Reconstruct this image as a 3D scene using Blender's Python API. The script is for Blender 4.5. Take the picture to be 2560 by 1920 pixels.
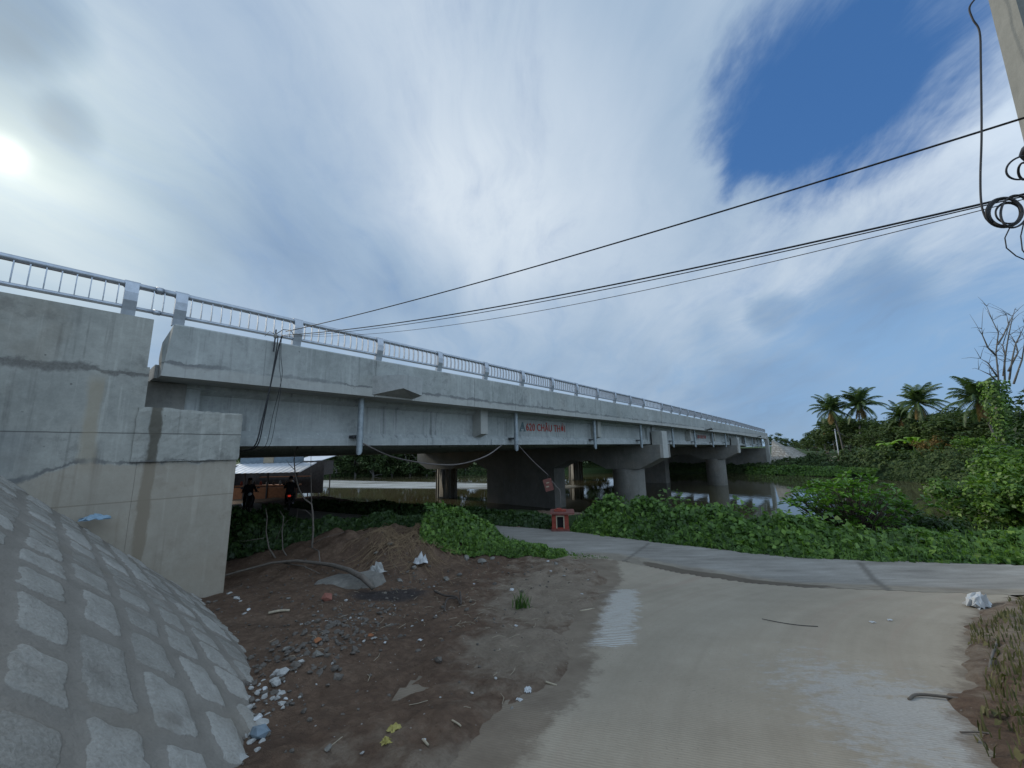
import bpy, math, random
import numpy as np
from mathutils import Vector, Matrix, Euler
random.seed(7); rng = np.random.default_rng(11)
scene = bpy.context.scene
for o in list(bpy.data.objects): bpy.data.objects.remove(o)
COL = scene.collection
R = math.radians

# ------------------------------------------------------------------ camera
CAMZ = 1.6; PITCH = R(9.8); ROLL = 0.0205
cam_d = bpy.data.cameras.new('camera'); cam = bpy.data.objects.new('camera', cam_d); COL.objects.link(cam)
cam_d.sensor_width = 36.0; cam_d.lens = 965 / 2560 * 36.0; cam_d.clip_start = .05; cam_d.clip_end = 6000
M_ = Matrix.Rotation(R(90) + PITCH, 4, 'X') @ Matrix.Rotation(-ROLL, 4, 'Z')
cam.rotation_euler = M_.to_euler(); cam.location = (0, 0, CAMZ)
scene.camera = cam

# ------------------------------------------------------------------ world and sun
SUN_AZ, SUN_EL = R(-56.2), R(26.4)      # azimuth from +Y towards +X
scene.view_settings.view_transform = 'Standard'; scene.view_settings.look = 'None'
scene.view_settings.exposure = 0.16; scene.view_settings.gamma = 1.0
world = bpy.data.worlds.new('World'); scene.world = world; world.use_nodes = True

def pix_dir(x, y):
    dx = (x - 1280) / 965.; up = -(y - 960) / 965.
    c, s = math.cos(ROLL), math.sin(ROLL)
    dx, up = dx * c + up * s, -dx * s + up * c
    return Vector((dx, math.cos(PITCH) - up * math.sin(PITCH), math.sin(PITCH) + up * math.cos(PITCH))).normalized()

class NT:
    def __init__(s, tree): s.t = tree; s.n = tree.nodes; s.l = tree.links
    def put(s, sock, v):
        if isinstance(v, bpy.types.NodeSocket): s.l.new(v, sock)
        elif v is not None: sock.default_value = v
    def math(s, op, a, b=None, c=None, clamp=False):
        n = s.n.new('ShaderNodeMath'); n.operation = op; n.use_clamp = clamp
        s.put(n.inputs[0], a); s.put(n.inputs[1], b)
        if c is not None: s.put(n.inputs[2], c)
        return n.outputs[0]
    def vmath(s, op, a, b=None, out=0):
        n = s.n.new('ShaderNodeVectorMath'); n.operation = op
        s.put(n.inputs[0], a); s.put(n.inputs[1], b)
        return n.outputs[out]
    def scale(s, a, k):
        n = s.n.new('ShaderNodeVectorMath'); n.operation = 'SCALE'; s.put(n.inputs[0], a); s.put(n.inputs[3], k); return n.outputs[0]
    def rng(s, v, a, b, c=0., d=1., smooth=True):
        n = s.n.new('ShaderNodeMapRange'); n.interpolation_type = 'SMOOTHSTEP' if smooth else 'LINEAR'
        s.put(n.inputs[0], v); s.put(n.inputs[1], a); s.put(n.inputs[2], b); s.put(n.inputs[3], c); s.put(n.inputs[4], d)
        return n.outputs[0]
    def noise(s, vec, scale, detail=4., rough=.55, dist=0., col=False):
        n = s.n.new('ShaderNodeTexNoise'); s.put(n.inputs['Vector'], vec); n.inputs['Scale'].default_value = scale
        n.inputs['Detail'].default_value = detail; n.inputs['Roughness'].default_value = rough; n.inputs['Distortion'].default_value = dist
        return n.outputs['Color' if col else 'Fac']
    def voro(s, vec, scale, feature='F1', out='Distance'):
        n = s.n.new('ShaderNodeTexVoronoi'); n.feature = feature; s.put(n.inputs['Vector'], vec); n.inputs['Scale'].default_value = scale
        return n.outputs[out]
    def mapping(s, vec, loc=(0, 0, 0), rot=(0, 0, 0), sc=(1, 1, 1)):
        n = s.n.new('ShaderNodeMapping'); s.put(n.inputs[0], vec)
        n.inputs[1].default_value = loc; n.inputs[2].default_value = rot; n.inputs[3].default_value = sc
        return n.outputs[0]
    def mix(s, f, a, b, mode='MIX'):
        n = s.n.new('ShaderNodeMix'); n.data_type = 'RGBA'; n.blend_type = mode; n.clamp_factor = True
        s.put(n.inputs[0], f)
        for i, v in ((6, a), (7, b)):
            if isinstance(v, (tuple, list)) and len(v) == 3: v = (*v, 1)
            s.put(n.inputs[i], v)
        return n.outputs[2]
    def ramp(s, f, stops):
        n = s.n.new('ShaderNodeValToRGB'); s.put(n.inputs[0], f)
        e = n.color_ramp.elements
        while len(e) < len(stops): e.new(.5)
        for k, (p, c) in zip(e, stops): k.position = p; k.color = (*c, 1) if len(c) == 3 else c
        return n.outputs[0]
    def sep(s, v):
        n = s.n.new('ShaderNodeSeparateXYZ'); s.put(n.inputs[0], v); return n.outputs
    def comb(s, x, y, z):
        n = s.n.new('ShaderNodeCombineXYZ'); s.put(n.inputs[0], x); s.put(n.inputs[1], y); s.put(n.inputs[2], z); return n.outputs[0]

def build_sky():
    w = NT(world.node_tree); w.n.clear()
    out = w.n.new('ShaderNodeOutputWorld'); bg = w.n.new('ShaderNodeBackground')
    w.l.new(bg.outputs[0], out.inputs[0]); bg.inputs[1].default_value = 0.1
    sky = w.n.new('ShaderNodeTexSky'); sky.sky_type = 'NISHITA'; sky.sun_disc = False
    sky.sun_elevation = SUN_EL; sky.sun_rotation = SUN_AZ; sky.altitude = 10; sky.air_density = 1.0; sky.dust_density = .6; sky.ozone_density = 3.0
    tc = w.n.new('ShaderNodeTexCoord'); D = w.vmath('NORMALIZE', tc.outputs['Generated'])
    x, y, z = w.sep(D)
    zk = w.math('ADD', w.math('MAXIMUM', z, 0.0), .30)
    P = w.comb(w.math('DIVIDE', x, zk), w.math('DIVIDE', y, zk), 0.)
    wn = w.vmath('SUBTRACT', w.noise(P, 1.3, 3, .5, col=True), (.5, .5, .5))
    Pw = w.vmath('ADD', P, w.scale(wn, .55))
    wd = w.vmath('SUBTRACT', w.noise(w.mapping(P, sc=(2.2, 1.1, 1)), 1.9, 6, .62, col=True), (.5, .5, .5))
    Dw = w.vmath('NORMALIZE', w.vmath('ADD', D, w.scale(wd, .30)))
    Ds = w.vmath('NORMALIZE', w.vmath('ADD', D, w.scale(wd, .07)))
    def blobs(base, lst, dd):
        acc = base
        for (px, py, r, wt, soft) in lst:
            d = pix_dir(px, py); cr = math.cos(R(r)); ci = math.cos(R(r * soft))
            dot = w.vmath('DOT_PRODUCT', dd, tuple(d), 1)
            m = w.rng(dot, cr, ci, 0., wt)
            acc = w.math('ADD', acc, m)
        return acc
    streak = w.noise(w.mapping(Pw, rot=(0, 0, R(8)), sc=(2.6, .62, 1)), 1.5, 7, .56)
    wisp = w.noise(w.mapping(Pw, rot=(0, 0, R(-14)), sc=(5.0, 1.25, 1)), 2.0, 8, .64)
    fine = w.noise(w.mapping(Pw, sc=(1.6, 1.0, 1)), 5.5, 8, .66)
    # cloud cover: 1 = veil, 0 = clear blue
    cover = blobs(.95, [(2150, 150, 16, -.66, .0), (1975, 225, 11, -.34, .0), (2270, 140, 11, -.30, .0), (2080, 330, 11, -.24, .0), (1800, 330, 9, -.12, .05), (2420, 880, 20, -.30, .1), (2100, 1040, 22, -.40, .1),
                         (2000, 560, 10, -.16, .1), (2600, 640, 16, -.22, .1), (2300, 480, 14, .22, .1), (1600, 60, 12, .2, .2), (1550, 420, 14, .2, .2)], Dw)
    cover = w.math('ADD', cover, w.math('MULTIPLY', w.math('SUBTRACT', wisp, .5), .95))
    cover = w.math('ADD', cover, w.math('MULTIPLY', w.math('SUBTRACT', fine, .5), .45))
    cover = w.rng(cover, -.14, 1.08, 0., 1.)
    # brightness of the veil
    br = blobs(.575, [(1120, 260, 26, .17, .1), (1330, 520, 22, .17, .1), (1180, 560, 14, .10, .1), (1500, 700, 16, .07, .1), (740, 580, 18, -.07, .05), (930, 780, 18, -.06, .05), (560, 380, 19, -.10, .1),
                      (1050, 690, 9, -.13, .1), (300, 800, 15, -.10, .1), (20, 20, 5.5, -.45, .1), (188, 318, 3.0, -.20, .0), (40, 280, 6, -.2, .2),
                      (330, 90, 14, .10, .1), (2230, 620, 15, .20, .2), (1960, 760, 9, .20, .2), (1790, 840, 9, .14, .2), (2150, 765, 7, -.34, .3), (1930, 775, 3.5, -.30, .3), (2200, 940, 22, -.22, .1), (1780, 960, 15, -.14, .1),
                      (1400, 900, 14, -.10, .1), (2400, 330, 14, .14, .1), (1480, 180, 16, -.06, .1), (100, 610, 12, .10, .1), (560, 760, 6, .08, .1), (300, 620, 7, .06, .1)], Ds)
    br = w.math('ADD', br, w.math('MULTIPLY', w.math('SUBTRACT', streak, .5), .36))
    br = w.math('ADD', br, w.math('MULTIPLY', w.math('SUBTRACT', fine, .5), .12))
    cl = w.ramp(br, [(0., (.12, .18, .30)), (.25, (.20, .30, .45)), (.5, (.315, .425, .565)), (.75, (.46, .555, .67)), (1., (.60, .68, .765))])
    # glow of the veiled sun
    sd = Vector((math.sin(SUN_AZ) * math.cos(SUN_EL), math.cos(SUN_AZ) * math.cos(SUN_EL), math.sin(SUN_EL)))
    dot = w.vmath('DOT_PRODUCT', Ds, tuple(sd), 1); dot2 = w.vmath('DOT_PRODUCT', D, tuple(sd), 1)
    g1 = w.rng(dot, math.cos(R(21)), math.cos(R(1)), 0., 1.)
    dm = w.math('ADD', w.math('MULTIPLY', dot, .3), w.math('MULTIPLY', dot2, .7))
    g2 = w.math('POWER', w.math('MAXIMUM', dm, 0.), 5200.)
    cl = w.mix(1., cl, w.mix(g1, (0, 0, 0), (.15, .15, .085)), 'ADD')
    g3 = w.math('POWER', w.math('MAXIMUM', dm, 0.), 260.)
    cl = w.mix(1., cl, w.mix(g3, (0, 0, 0), (.27, .26, .17)), 'ADD')
    cl = w.mix(1., cl, w.mix(g2, (0, 0, 0), (.75, .72, .60)), 'ADD')
    blue = w.mix(.5, w.mix(1., sky.outputs[0], (.70, .86, 1.0), 'MULTIPLY'), (.48, 1.7, 4.6))
    low = w.rng(z, .50, .16, 0., 1.)
    blue = w.mix(w.math('MULTIPLY', low, .9), blue, (2.3, 3.9, 6.1))
    an = w.rng(w.vmath('DOT_PRODUCT', D, tuple(Vector((.62, -.72, .34)).normalized()), 1), .05, .95, 1., 2.05)  # unseen sky behind the camera, brightness added to fill the shaded facade
    c10 = w.scale(w.mix(1., cl, (10., 10., 10.), 'MULTIPLY'), an)
    c = w.mix(cover, blue, c10)
    # haze at the horizon
    hz = w.rng(z, .10, -.01, 0., .55)
    c = w.mix(hz, c, (2.6, 3.7, 5.0))
    w.l.new(c, bg.inputs[0])
build_sky()

sl = bpy.data.lights.new('sun', 'SUN'); sl.energy = 2.2; sl.angle = R(12); sl.color = (1., .93, .80)
so = bpy.data.objects.new('sun', sl); COL.objects.link(so)
so.rotation_euler = (Vector((math.sin(SUN_AZ) * math.cos(SUN_EL), math.cos(SUN_AZ) * math.cos(SUN_EL), math.sin(SUN_EL)))).to_track_quat('Z', 'Y').to_euler()
so.location = (-30, 20, 40)
#@@BODY
# ------------------------------------------------------------------ helpers: geometry
AZ = R(39.6); U = np.array([math.sin(AZ), math.cos(AZ)]); N = np.array([-math.cos(AZ), math.sin(AZ)])
def zoff(s): return float(np.interp(s, [-30, 1, 13, 25.8, 50.4, 75, 140], [-.1, 0, .03, .05, -.05, -.33, -1.6]))
def B(s, p, z, prof=True):
    q = s * U + p * N
    return (q[0], q[1], z + (zoff(s) if prof else 0))
def to_sp(x, y): return x * U[0] + y * U[1], x * N[0] + y * N[1]

class MB:
    def __init__(s): s.v = []; s.f = []; s.mi = []
    def add(s, V, F, m=0):
        o = len(s.v); s.v.extend([tuple(map(float, q)) for q in V]); s.f.extend([tuple(i + o for i in f) for f in F]); s.mi.extend([m] * len(F)); return s
    def hexa(s, P, m=0):      # 8 corners: bottom 4 ccw, top 4 ccw
        return s.add(P, [(3, 2, 1, 0), (4, 5, 6, 7), (0, 1, 5, 4), (1, 2, 6, 5), (2, 3, 7, 6), (3, 0, 4, 7)], m)
    def box(s, c, h, rz=0., m=0, rot=None):
        M = rot if rot is not None else Matrix.Rotation(rz, 3, 'Z')
        P = [Vector(c) + M @ Vector((a * h[0], b * h[1], d * h[2])) for d in (-1, 1) for a, b in ((-1, -1), (1, -1), (1, 1), (-1, 1))]
        return s.hexa(P, m)
    def sbox(s, s0, s1, p0, p1, z0, z1, m=0, prof=True, n=1):
        for k in range(n):
            a = s0 + (s1 - s0) * k / n; b = s0 + (s1 - s0) * (k + 1) / n
            P = [B(x, y, z, prof) for z in (z0, z1) for x, y in ((a, p1), (a, p0), (b, p0), (b, p1))]
            s.hexa(P, m)
        return s
    def sweep(s, prof, s0, s1, n=1, caps=True, m=0, pr=True):   # prof: list of (p, z), extruded along s
        S = np.linspace(s0, s1, n + 1); k = len(prof)
        V = [B(a, p, z, pr) for a in S for p, z in prof]; F = []
        for i in range(n):
            for j in range(k):
                a = i * k + j; b = i * k + (j + 1) % k
                F.append((a, b, b + k, a + k))
        if caps: F.append(tuple(range(k - 1, -1, -1))); F.append(tuple(n * k + j for j in range(k)))
        return s.add(V, F, m)
    def tube(s, pts, r, sides=8, m=0, caps=True):
        pts = [Vector(p) for p in pts]; n = len(pts)
        rr = r if hasattr(r, '__len__') else [r] * n
        V = []; F = []; up = None
        for i, p in enumerate(pts):
            t = (pts[min(i + 1, n - 1)] - pts[max(i - 1, 0)])
            t = t.normalized() if t.length > 1e-9 else Vector((0, 0, 1))
            if up is None: up = Vector((0, 0, 1)) if abs(t.z) < .9 else Vector((1, 0, 0))
            a = t.cross(up)
            a = a.normalized() if a.length > 1e-6 else t.orthogonal().normalized()
            b = a.cross(t).normalized(); up = b
            for k in range(sides):
                g = 2 * math.pi * k / sides
                V.append(p + (a * math.cos(g) + b * math.sin(g)) * rr[i])
        for i in range(n - 1):
            for k in range(sides):
                q = i * sides + k; w = i * sides + (k + 1) % sides
                F.append((q, q + sides, w + sides, w))
        if caps: F.append(tuple(range(sides))); F.append(tuple((n - 1) * sides + k for k in reversed(range(sides))))
        return s.add(V, F, m)
    def lathe(s, c, prof, sides=24, m=0, axis='Z'):
        V = []; F = []; n = len(prof)
        for r, h in prof:
            for k in range(sides):
                g = 2 * math.pi * k / sides; a, b = r * math.cos(g), r * math.sin(g)
                q = (a, b, h) if axis == 'Z' else ((h, a, b) if axis == 'X' else (b, h, a))
                V.append((c[0] + q[0], c[1] + q[1], c[2] + q[2]))
        for i in range(n - 1):
            for k in range(sides):
                q = i * sides + k; w = i * sides + (k + 1) % sides
                F.append((q, w, w + sides, q + sides))
        F.append(tuple(reversed(range(sides)))); F.append(tuple((n - 1) * sides + k for k in range(sides)))
        return s.add(V, F, m)
    def rock(s, c, r, sq=(1, 1, 1), seed=0, m=0, lv=1):
        rr = random.Random(seed)
        t = (1 + 5 ** .5) / 2
        V = [Vector(v).normalized() for v in ((-1, t, 0), (1, t, 0), (-1, -t, 0), (1, -t, 0), (0, -1, t), (0, 1, t), (0, -1, -t), (0, 1, -t), (t, 0, -1), (t, 0, 1), (-t, 0, -1), (-t, 0, 1))]
        F = [(0, 11, 5), (0, 5, 1), (0, 1, 7), (0, 7, 10), (0, 10, 11), (1, 5, 9), (5, 11, 4), (11, 10, 2), (10, 7, 6), (7, 1, 8), (3, 9, 4), (3, 4, 2), (3, 2, 6), (3, 6, 8), (3, 8, 9), (4, 9, 5), (2, 4, 11), (6, 2, 10), (8, 6, 7), (9, 8, 1)]
        for _ in range(lv):
            cache = {}; F2 = []
            def mid(a, b):
                k = (min(a, b), max(a, b))
                if k not in cache: V.append((V[a] + V[b]).normalized()); cache[k] = len(V) - 1
                return cache[k]
            for a, b, d in F:
                x, y, z = mid(a, b), mid(b, d), mid(d, a); F2 += [(a, x, z), (b, y, x), (d, z, y), (x, y, z)]
            F = F2
        cuts = [Vector((rr.gauss(0, 1), rr.gauss(0, 1), rr.gauss(0, 1))).normalized() for _ in range(7)]
        M = Euler((rr.uniform(-.4, .4), rr.uniform(-.4, .4), rr.uniform(0, 6.28))).to_matrix()
        W = []
        for v in V:
            k = 1.
            for q in cuts:
                d = v.dot(q)
                if d > .62: k = min(k, .62 / d)
            k *= rr.uniform(.93, 1.05)
            v = M @ Vector((v.x * sq[0], v.y * sq[1], v.z * sq[2])) * (r * k)
            W.append((c[0] + v.x, c[1] + v.y, c[2] + v.z))
        return s.add(W, F, m)
    def build(s, name, mats, parent=None, smooth=False, world=True):
        V = np.array(s.v, float).reshape(-1, 3)
        if parent is not None and world:
            q = parent; off = np.zeros(3)
            while q is not None: off += np.array(q.location); q = q.parent
            V = V - off
        me = bpy.data.meshes.new(name); me.from_pydata(V.tolist(), [], s.f)
        mats = mats if isinstance(mats, (list, tuple)) else [mats]
        for m in mats: me.materials.append(m)
        if len(mats) > 1: me.polygons.foreach_set('material_index', s.mi)
        if smooth: me.polygons.foreach_set('use_smooth', [True] * len(s.f))
        me.update()
        o = bpy.data.objects.new(name, me); COL.objects.link(o)
        if parent is not None: o.parent = parent
        return o

def tag(o, label, cat, group=None, kind=None):
    o['label'] = label; o['category'] = cat
    if group: o['group'] = group
    if kind: o['kind'] = kind
    return o
def thing(name, label, cat, loc=(0, 0, 0), rz=0., group=None):
    o = bpy.data.objects.new(name, None); COL.objects.link(o); o.location = loc; o.rotation_euler = (0, 0, rz); o.empty_display_size = .2
    return tag(o, label, cat, group)
def structure(o): o['kind'] = 'structure'; return o
def stuff(o, label=None, cat=None):
    o['kind'] = 'stuff'
    if label: o['label'] = label; o['category'] = cat
    return o
def copy_tree(o, parent=None):
    c = o.copy(); COL.objects.link(c)
    if parent is not None: c.parent = parent
    for ch in list(o.children): copy_tree(ch, c)
    return c
def mesh_np(name, V, F, mats, parent=None, attrs=None, smooth=True):
    """V (n,3), F (m,k) arrays"""
    V = np.asarray(V, np.float32); F = np.asarray(F, np.int32)
    me = bpy.data.meshes.new(name); k = F.shape[1]
    me.vertices.add(len(V)); me.vertices.foreach_set('co', V.ravel())
    me.loops.add(F.size); me.loops.foreach_set('vertex_index', F.ravel())
    me.polygons.add(len(F)); me.polygons.foreach_set('loop_start', np.arange(0, F.size, k, dtype=np.int32))
    if smooth: me.polygons.foreach_set('use_smooth', np.ones(len(F), bool))
    for m in (mats if isinstance(mats, (list, tuple)) else [mats]): me.materials.append(m)
    for nm, a in (attrs or {}).items():
        at = me.attributes.new(nm, 'FLOAT', 'POINT'); at.data.foreach_set('value', np.asarray(a, np.float32).ravel())
    me.update(calc_edges=True); me.validate()
    o = bpy.data.objects.new(name, me); COL.objects.link(o)
    if parent is not None: o.parent = parent
    return o
def grid_faces(nx, ny):
    i = np.arange(nx * ny).reshape(ny, nx)
    return np.stack([i[:-1, :-1], i[:-1, 1:], i[1:, 1:], i[1:, :-1]], -1).reshape(-1, 4)

# value noise in numpy
_perm = np.random.default_rng(3).random((256, 256))
def vnoise(x, y):
    xi = np.floor(x).astype(int); yi = np.floor(y).astype(int); fx = x - xi; fy = y - yi
    fx = fx * fx * (3 - 2 * fx); fy = fy * fy * (3 - 2 * fy)
    a = _perm[xi % 256, yi % 256]; b = _perm[(xi + 1) % 256, yi % 256]; c = _perm[xi % 256, (yi + 1) % 256]; d = _perm[(xi + 1) % 256, (yi + 1) % 256]
    return (a * (1 - fx) + b * fx) * (1 - fy) + (c * (1 - fx) + d * fx) * fy
def fbm(x, y, o=5, g=.5, l=2.03):
    t = 0; a = 1.; n = 0
    for k in range(o): t = t + a * vnoise(x + 17.3 * k, y + 9.1 * k); n += a; a *= g; x = x * l; y = y * l
    return t / n
def sstep(v, a, b):
    t = np.clip((v - a) / (b - a), 0, 1); return t * t * (3 - 2 * t)
def poly_sd(x, y, pts):
    """signed distance to a closed polygon, positive inside"""
    x = np.asarray(x, float); y = np.asarray(y, float)
    d = np.full(x.shape, 1e9); ins = np.zeros(x.shape, bool); n = len(pts)
    for i in range(n):
        ax, ay = pts[i]; bx, by = pts[(i + 1) % n]
        ex, ey = bx - ax, by - ay
        t = np.clip(((x - ax) * ex + (y - ay) * ey) / (ex * ex + ey * ey + 1e-12), 0, 1)
        d = np.minimum(d, np.hypot(x - ax - t * ex, y - ay - t * ey))
        c = ((ay > y) != (by > y)) & (x < (bx - ax) * (y - ay) / (by - ay + 1e-12) + ax)
        ins ^= c
    return np.where(ins, d, -d)
def line_d(x, y, pts):
    d = np.full(np.shape(x), 1e9)
    for (ax, ay), (bx, by) in zip(pts[:-1], pts[1:]):
        ex, ey = bx - ax, by - ay
        t = np.clip(((x - ax) * ex + (y - ay) * ey) / (ex * ex + ey * ey + 1e-12), 0, 1)
        d = np.minimum(d, np.hypot(x - ax - t * ex, y - ay - t * ey))
    return d

# ------------------------------------------------------------------ helpers: materials
MAT = {}
def new_mat(name):
    m = bpy.data.materials.new(name); m.use_nodes = True; m.node_tree.nodes.clear()
    t = NT(m.node_tree); out = t.n.new('ShaderNodeOutputMaterial'); b = t.n.new('ShaderNodeBsdfPrincipled')
    t.l.new(b.outputs[0], out.inputs[0]); MAT[name] = m
    return m, t, b, out
def bump(t, b, h, strength=.3, dist=.02):
    n = t.n.new('ShaderNodeBump'); n.inputs['Strength'].default_value = strength; n.inputs['Distance'].default_value = dist
    t.put(n.inputs['Height'], h); t.l.new(n.outputs[0], b.inputs['Normal'])
def pos(t): return t.n.new('ShaderNodeNewGeometry').outputs['Position']
def obj_co(t): return t.n.new('ShaderNodeTexCoord').outputs['Object']
def attr(t, nm):
    n = t.n.new('ShaderNodeAttribute'); n.attribute_name = nm; return n.outputs['Fac']
def bridge_co(t):           # world position turned so that x runs along the bridge and y across it
    return t.mapping(pos(t), rot=(0, 0, -(math.pi / 2 - AZ)))
def simple(name, col, rough=.6, metal=0., var=.25, scale=6., bumpk=.15, bd=.01):
    m, t, b, o = new_mat(name); P = obj_co(t)
    n = t.noise(P, scale, 5, .6); n2 = t.noise(P, scale * 7, 3, .6)
    f = t.math('ADD', t.math('MULTIPLY', n, .7), t.math('MULTIPLY', n2, .3))
    t.put(b.inputs['Base Color'], t.ramp(f, [(.3, tuple(c * (1 - var) for c in col)), (.7, tuple(min(1, c * (1 + var)) for c in col))]))
    b.inputs['Roughness'].default_value = rough; b.inputs['Metallic'].default_value = metal
    if bumpk: bump(t, b, f, bumpk, bd)
    return m
def concrete(name, c0, c1, stain, streak=.5, brown=0., holes=True, line=None, joints=(), extra=None, form=False):
    """c0..c1 body colours, stain = dark stain colour; line=(z, width) an uneven dark pour line; joints = z of thin lines"""
    m, t, b, o = new_mat(name); P = bridge_co(t); x, y, z = t.sep(P)
    big = t.noise(P, .55, 5, .6, .3); mid = t.noise(P, 2.6, 6, .62); fin = t.noise(P, 30, 4, .65)
    f = t.math('ADD', t.math('MULTIPLY', big, .55), t.math('ADD', t.math('MULTIPLY', mid, .3), t.math('MULTIPLY', fin, .15)))
    col = t.ramp(f, [(.34, c0), (.66, c1)])
    st = t.noise(t.mapping(P, sc=(1, 1, .045)), 7.0, 5, .6); st = t.rng(st, .52, .72)
    st = t.math('MULTIPLY', st, t.rng(t.noise(P, .8, 3), .35, .65))
    col = t.mix(t.math('MULTIPLY', st, streak), col, stain)
    st2 = t.rng(t.noise(t.mapping(P, loc=(3, 1, 0), sc=(1, 1, .05)), 11.0, 4, .6), .56, .74)
    col = t.mix(t.math('MULTIPLY', st2, streak * .6), col, tuple(min(1, c * 1.25) for c in c1))
    if brown:
        bm = t.rng(t.noise(t.mapping(P, loc=(7, 3, 2)), .9, 4, .55), .5, .68)
        col = t.mix(t.math('MULTIPLY', bm, brown), col, (.25, .20, .14))
    pat = t.rng(t.noise(t.mapping(P, loc=(2, 5, 1)), 1.7, 6, .7), .56, .66)
    col = t.mix(t.math('MULTIPLY', pat, .34), col, stain)
    pal = t.rng(t.noise(t.mapping(P, loc=(8, 1, 4), sc=(1, 1, .6)), 1.3, 6, .7), .55, .66)
    col = t.mix(t.math('MULTIPLY', pal, .30), col, tuple(min(1, c * 1.22) for c in c1))
    mot = t.noise(P, 9., 6, .72); col = t.mix(.22, col, t.ramp(mot, [(.3, (.25, .25, .25)), (.7, (.75, .75, .75))]), 'OVERLAY')
    if line:
        w = t.math('ADD', z, t.math('MULTIPLY', t.math('SUBTRACT', t.noise(t.mapping(P, sc=(1, 1, .3)), 2.3, 5, .65), .5), .22))
        d = t.math('ABSOLUTE', t.math('SUBTRACT', w, line[0]))
        d = t.math('DIVIDE', d, t.rng(t.noise(t.mapping(P, loc=(1, 6, 0)), 3.1, 5, .65), .32, .68, .25, 1.6))
        k = t.rng(d, line[1], line[1] * .35)
        k = t.math('MULTIPLY', k, t.rng(t.noise(P, .7, 4), .30, .52))
        col = t.mix(t.math('MULTIPLY', k, t.rng(fin, .3, .7, .55, .85)), col, stain)
    for jz in joints:
        d = t.math('ABSOLUTE', t.math('SUBTRACT', t.math('ADD', z, t.math('MULTIPLY', t.math('SUBTRACT', t.noise(P, 3, 3), .5), .015)), jz))
        col = t.mix(t.math('MULTIPLY', t.rng(d, .012, .005), .7), col, tuple(c * .6 for c in stain))
    if form:
        fx = t.math('ABSOLUTE', t.math('SUBTRACT', t.math('FRACT', t.math('DIVIDE', t.math('ADD', x, .37), 1.22)), .5))
        fl = t.math('MULTIPLY', t.rng(fx, .012, .004), t.rng(t.noise(P, 1.7, 4), .40, .60)); col = t.mix(t.math('MULTIPLY', fl, .35), col, stain)
    hb = None
    if holes:
        v = t.voro(P, 5.0); n = t.noise(P, .9, 2)
        h = t.math('MULTIPLY', t.rng(v, .075, .05), t.rng(n, .52, .58))
        v2 = t.voro(t.mapping(P, loc=(4, 4, 4)), 14.0)
        h = t.math('MAXIMUM', h, t.math('MULTIPLY', t.rng(v2, .10, .06), t.rng(t.noise(P, 2.1, 2), .58, .64)))
        col = t.mix(t.math('MULTIPLY', h, .6), col, tuple(c * .5 for c in stain)); hb = h
    if extra: col = extra(t, P, x, y, z, col)
    t.put(b.inputs['Base Color'], col); b.inputs['Roughness'].default_value = .88; b.inputs['Specular IOR Level'].default_value = .25
    hh = t.math('ADD', t.math('MULTIPLY', fin, .35), mid)
    if hb is not None: hh = t.math('SUBTRACT', hh, t.math('MULTIPLY', hb, .8))
    bump(t, b, hh, .35, .012)
    return m
# ------------------------------------------------------------------ materials
def wall_extra(t, P, x, y, z, col):
    # rust-brown run-off band on the wing wall and the wet stain running down the joint with the lower block
    n = t.math('MULTIPLY', t.math('SUBTRACT', t.noise(t.mapping(P, sc=(1, 1, .35)), 3.2, 5, .65), .5), .20)
    xr = t.math('ADD', x, n)
    d = t.math('ABSOLUTE', t.math('SUBTRACT', xr, 1.17)); zt = t.rng(z, -.5, .2); zt2 = t.rng(z, 2.5, 2.42)
    k = t.math('MULTIPLY', t.math('MULTIPLY', t.rng(d, .085, .05), zt2), t.math('ADD', .65, t.math('MULTIPLY', zt, .2)))
    col = t.mix(k, col, (.085, .075, .055))
    d2 = t.math('ABSOLUTE', t.math('SUBTRACT', xr, .43)); k2 = t.math('MULTIPLY', t.rng(d2, .13, .06), t.math('MULTIPLY', t.rng(z, 3.0, 2.7), t.rng(z, 1.3, 1.7)))
    col = t.mix(t.math('MULTIPLY', k2, .5), col, (.33, .27, .18))
    # lower, newer pour is warmer; its top edge is uneven
    zb = t.math('ADD', z, t.math('MULTIPLY', n, 1.2)); e = t.math('ADD', 1.52, t.math('MULTIPLY', t.math('MINIMUM', t.math('SUBTRACT', x, .35), 0.), .35))
    lo = t.rng(t.math('SUBTRACT', zb, e), .02, -.03)
    col = t.mix(t.math('MULTIPLY', lo, .52), col, (.37, .305, .225))
    dk = t.rng(t.math('DIVIDE', t.math('ABSOLUTE', t.math('SUBTRACT', t.math('SUBTRACT', zb, e), .03)), t.rng(t.noise(P, 3.3, 5, .65), .35, .68, .25, 1.8)), .05, .01)
    col = t.mix(t.math('MULTIPLY', dk, t.math('MULTIPLY', .7, t.rng(t.noise(P, 1.4, 3), .4, .55))), col, (.10, .10, .10))
    bl = t.math('MULTIPLY', t.rng(x, .1, -.3), t.rng(z, 2.1, 1.9)); col = t.mix(t.math('MULTIPLY', bl, .22), col, (.14, .16, .18))
    return col
concrete('abutment_concrete', (.215, .22, .20), (.395, .39, .35), (.10, .094, .086), .75, .25, True, (2.97, .085), (.93, 2.0), wall_extra, True)
def parapet_extra(t, P, x, y, z, col):
    lo = t.rng(z, 3.21, 3.17); return t.mix(t.math('MULTIPLY', lo, .35), col, (.46, .44, .40))
concrete('parapet_concrete', (.25, .265, .25), (.40, .41, .39), (.12, .12, .122), .65, .10, True, (3.22, .055), (), parapet_extra, True)
concrete('girder_concrete', (.29, .31, .30), (.44, .46, .45), (.17, .18, .18), 1.0, 0., False)
concrete('pier_concrete', (.16, .154, .138), (.27, .262, .238), (.16, .16, .155), .6, .2, True)
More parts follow.
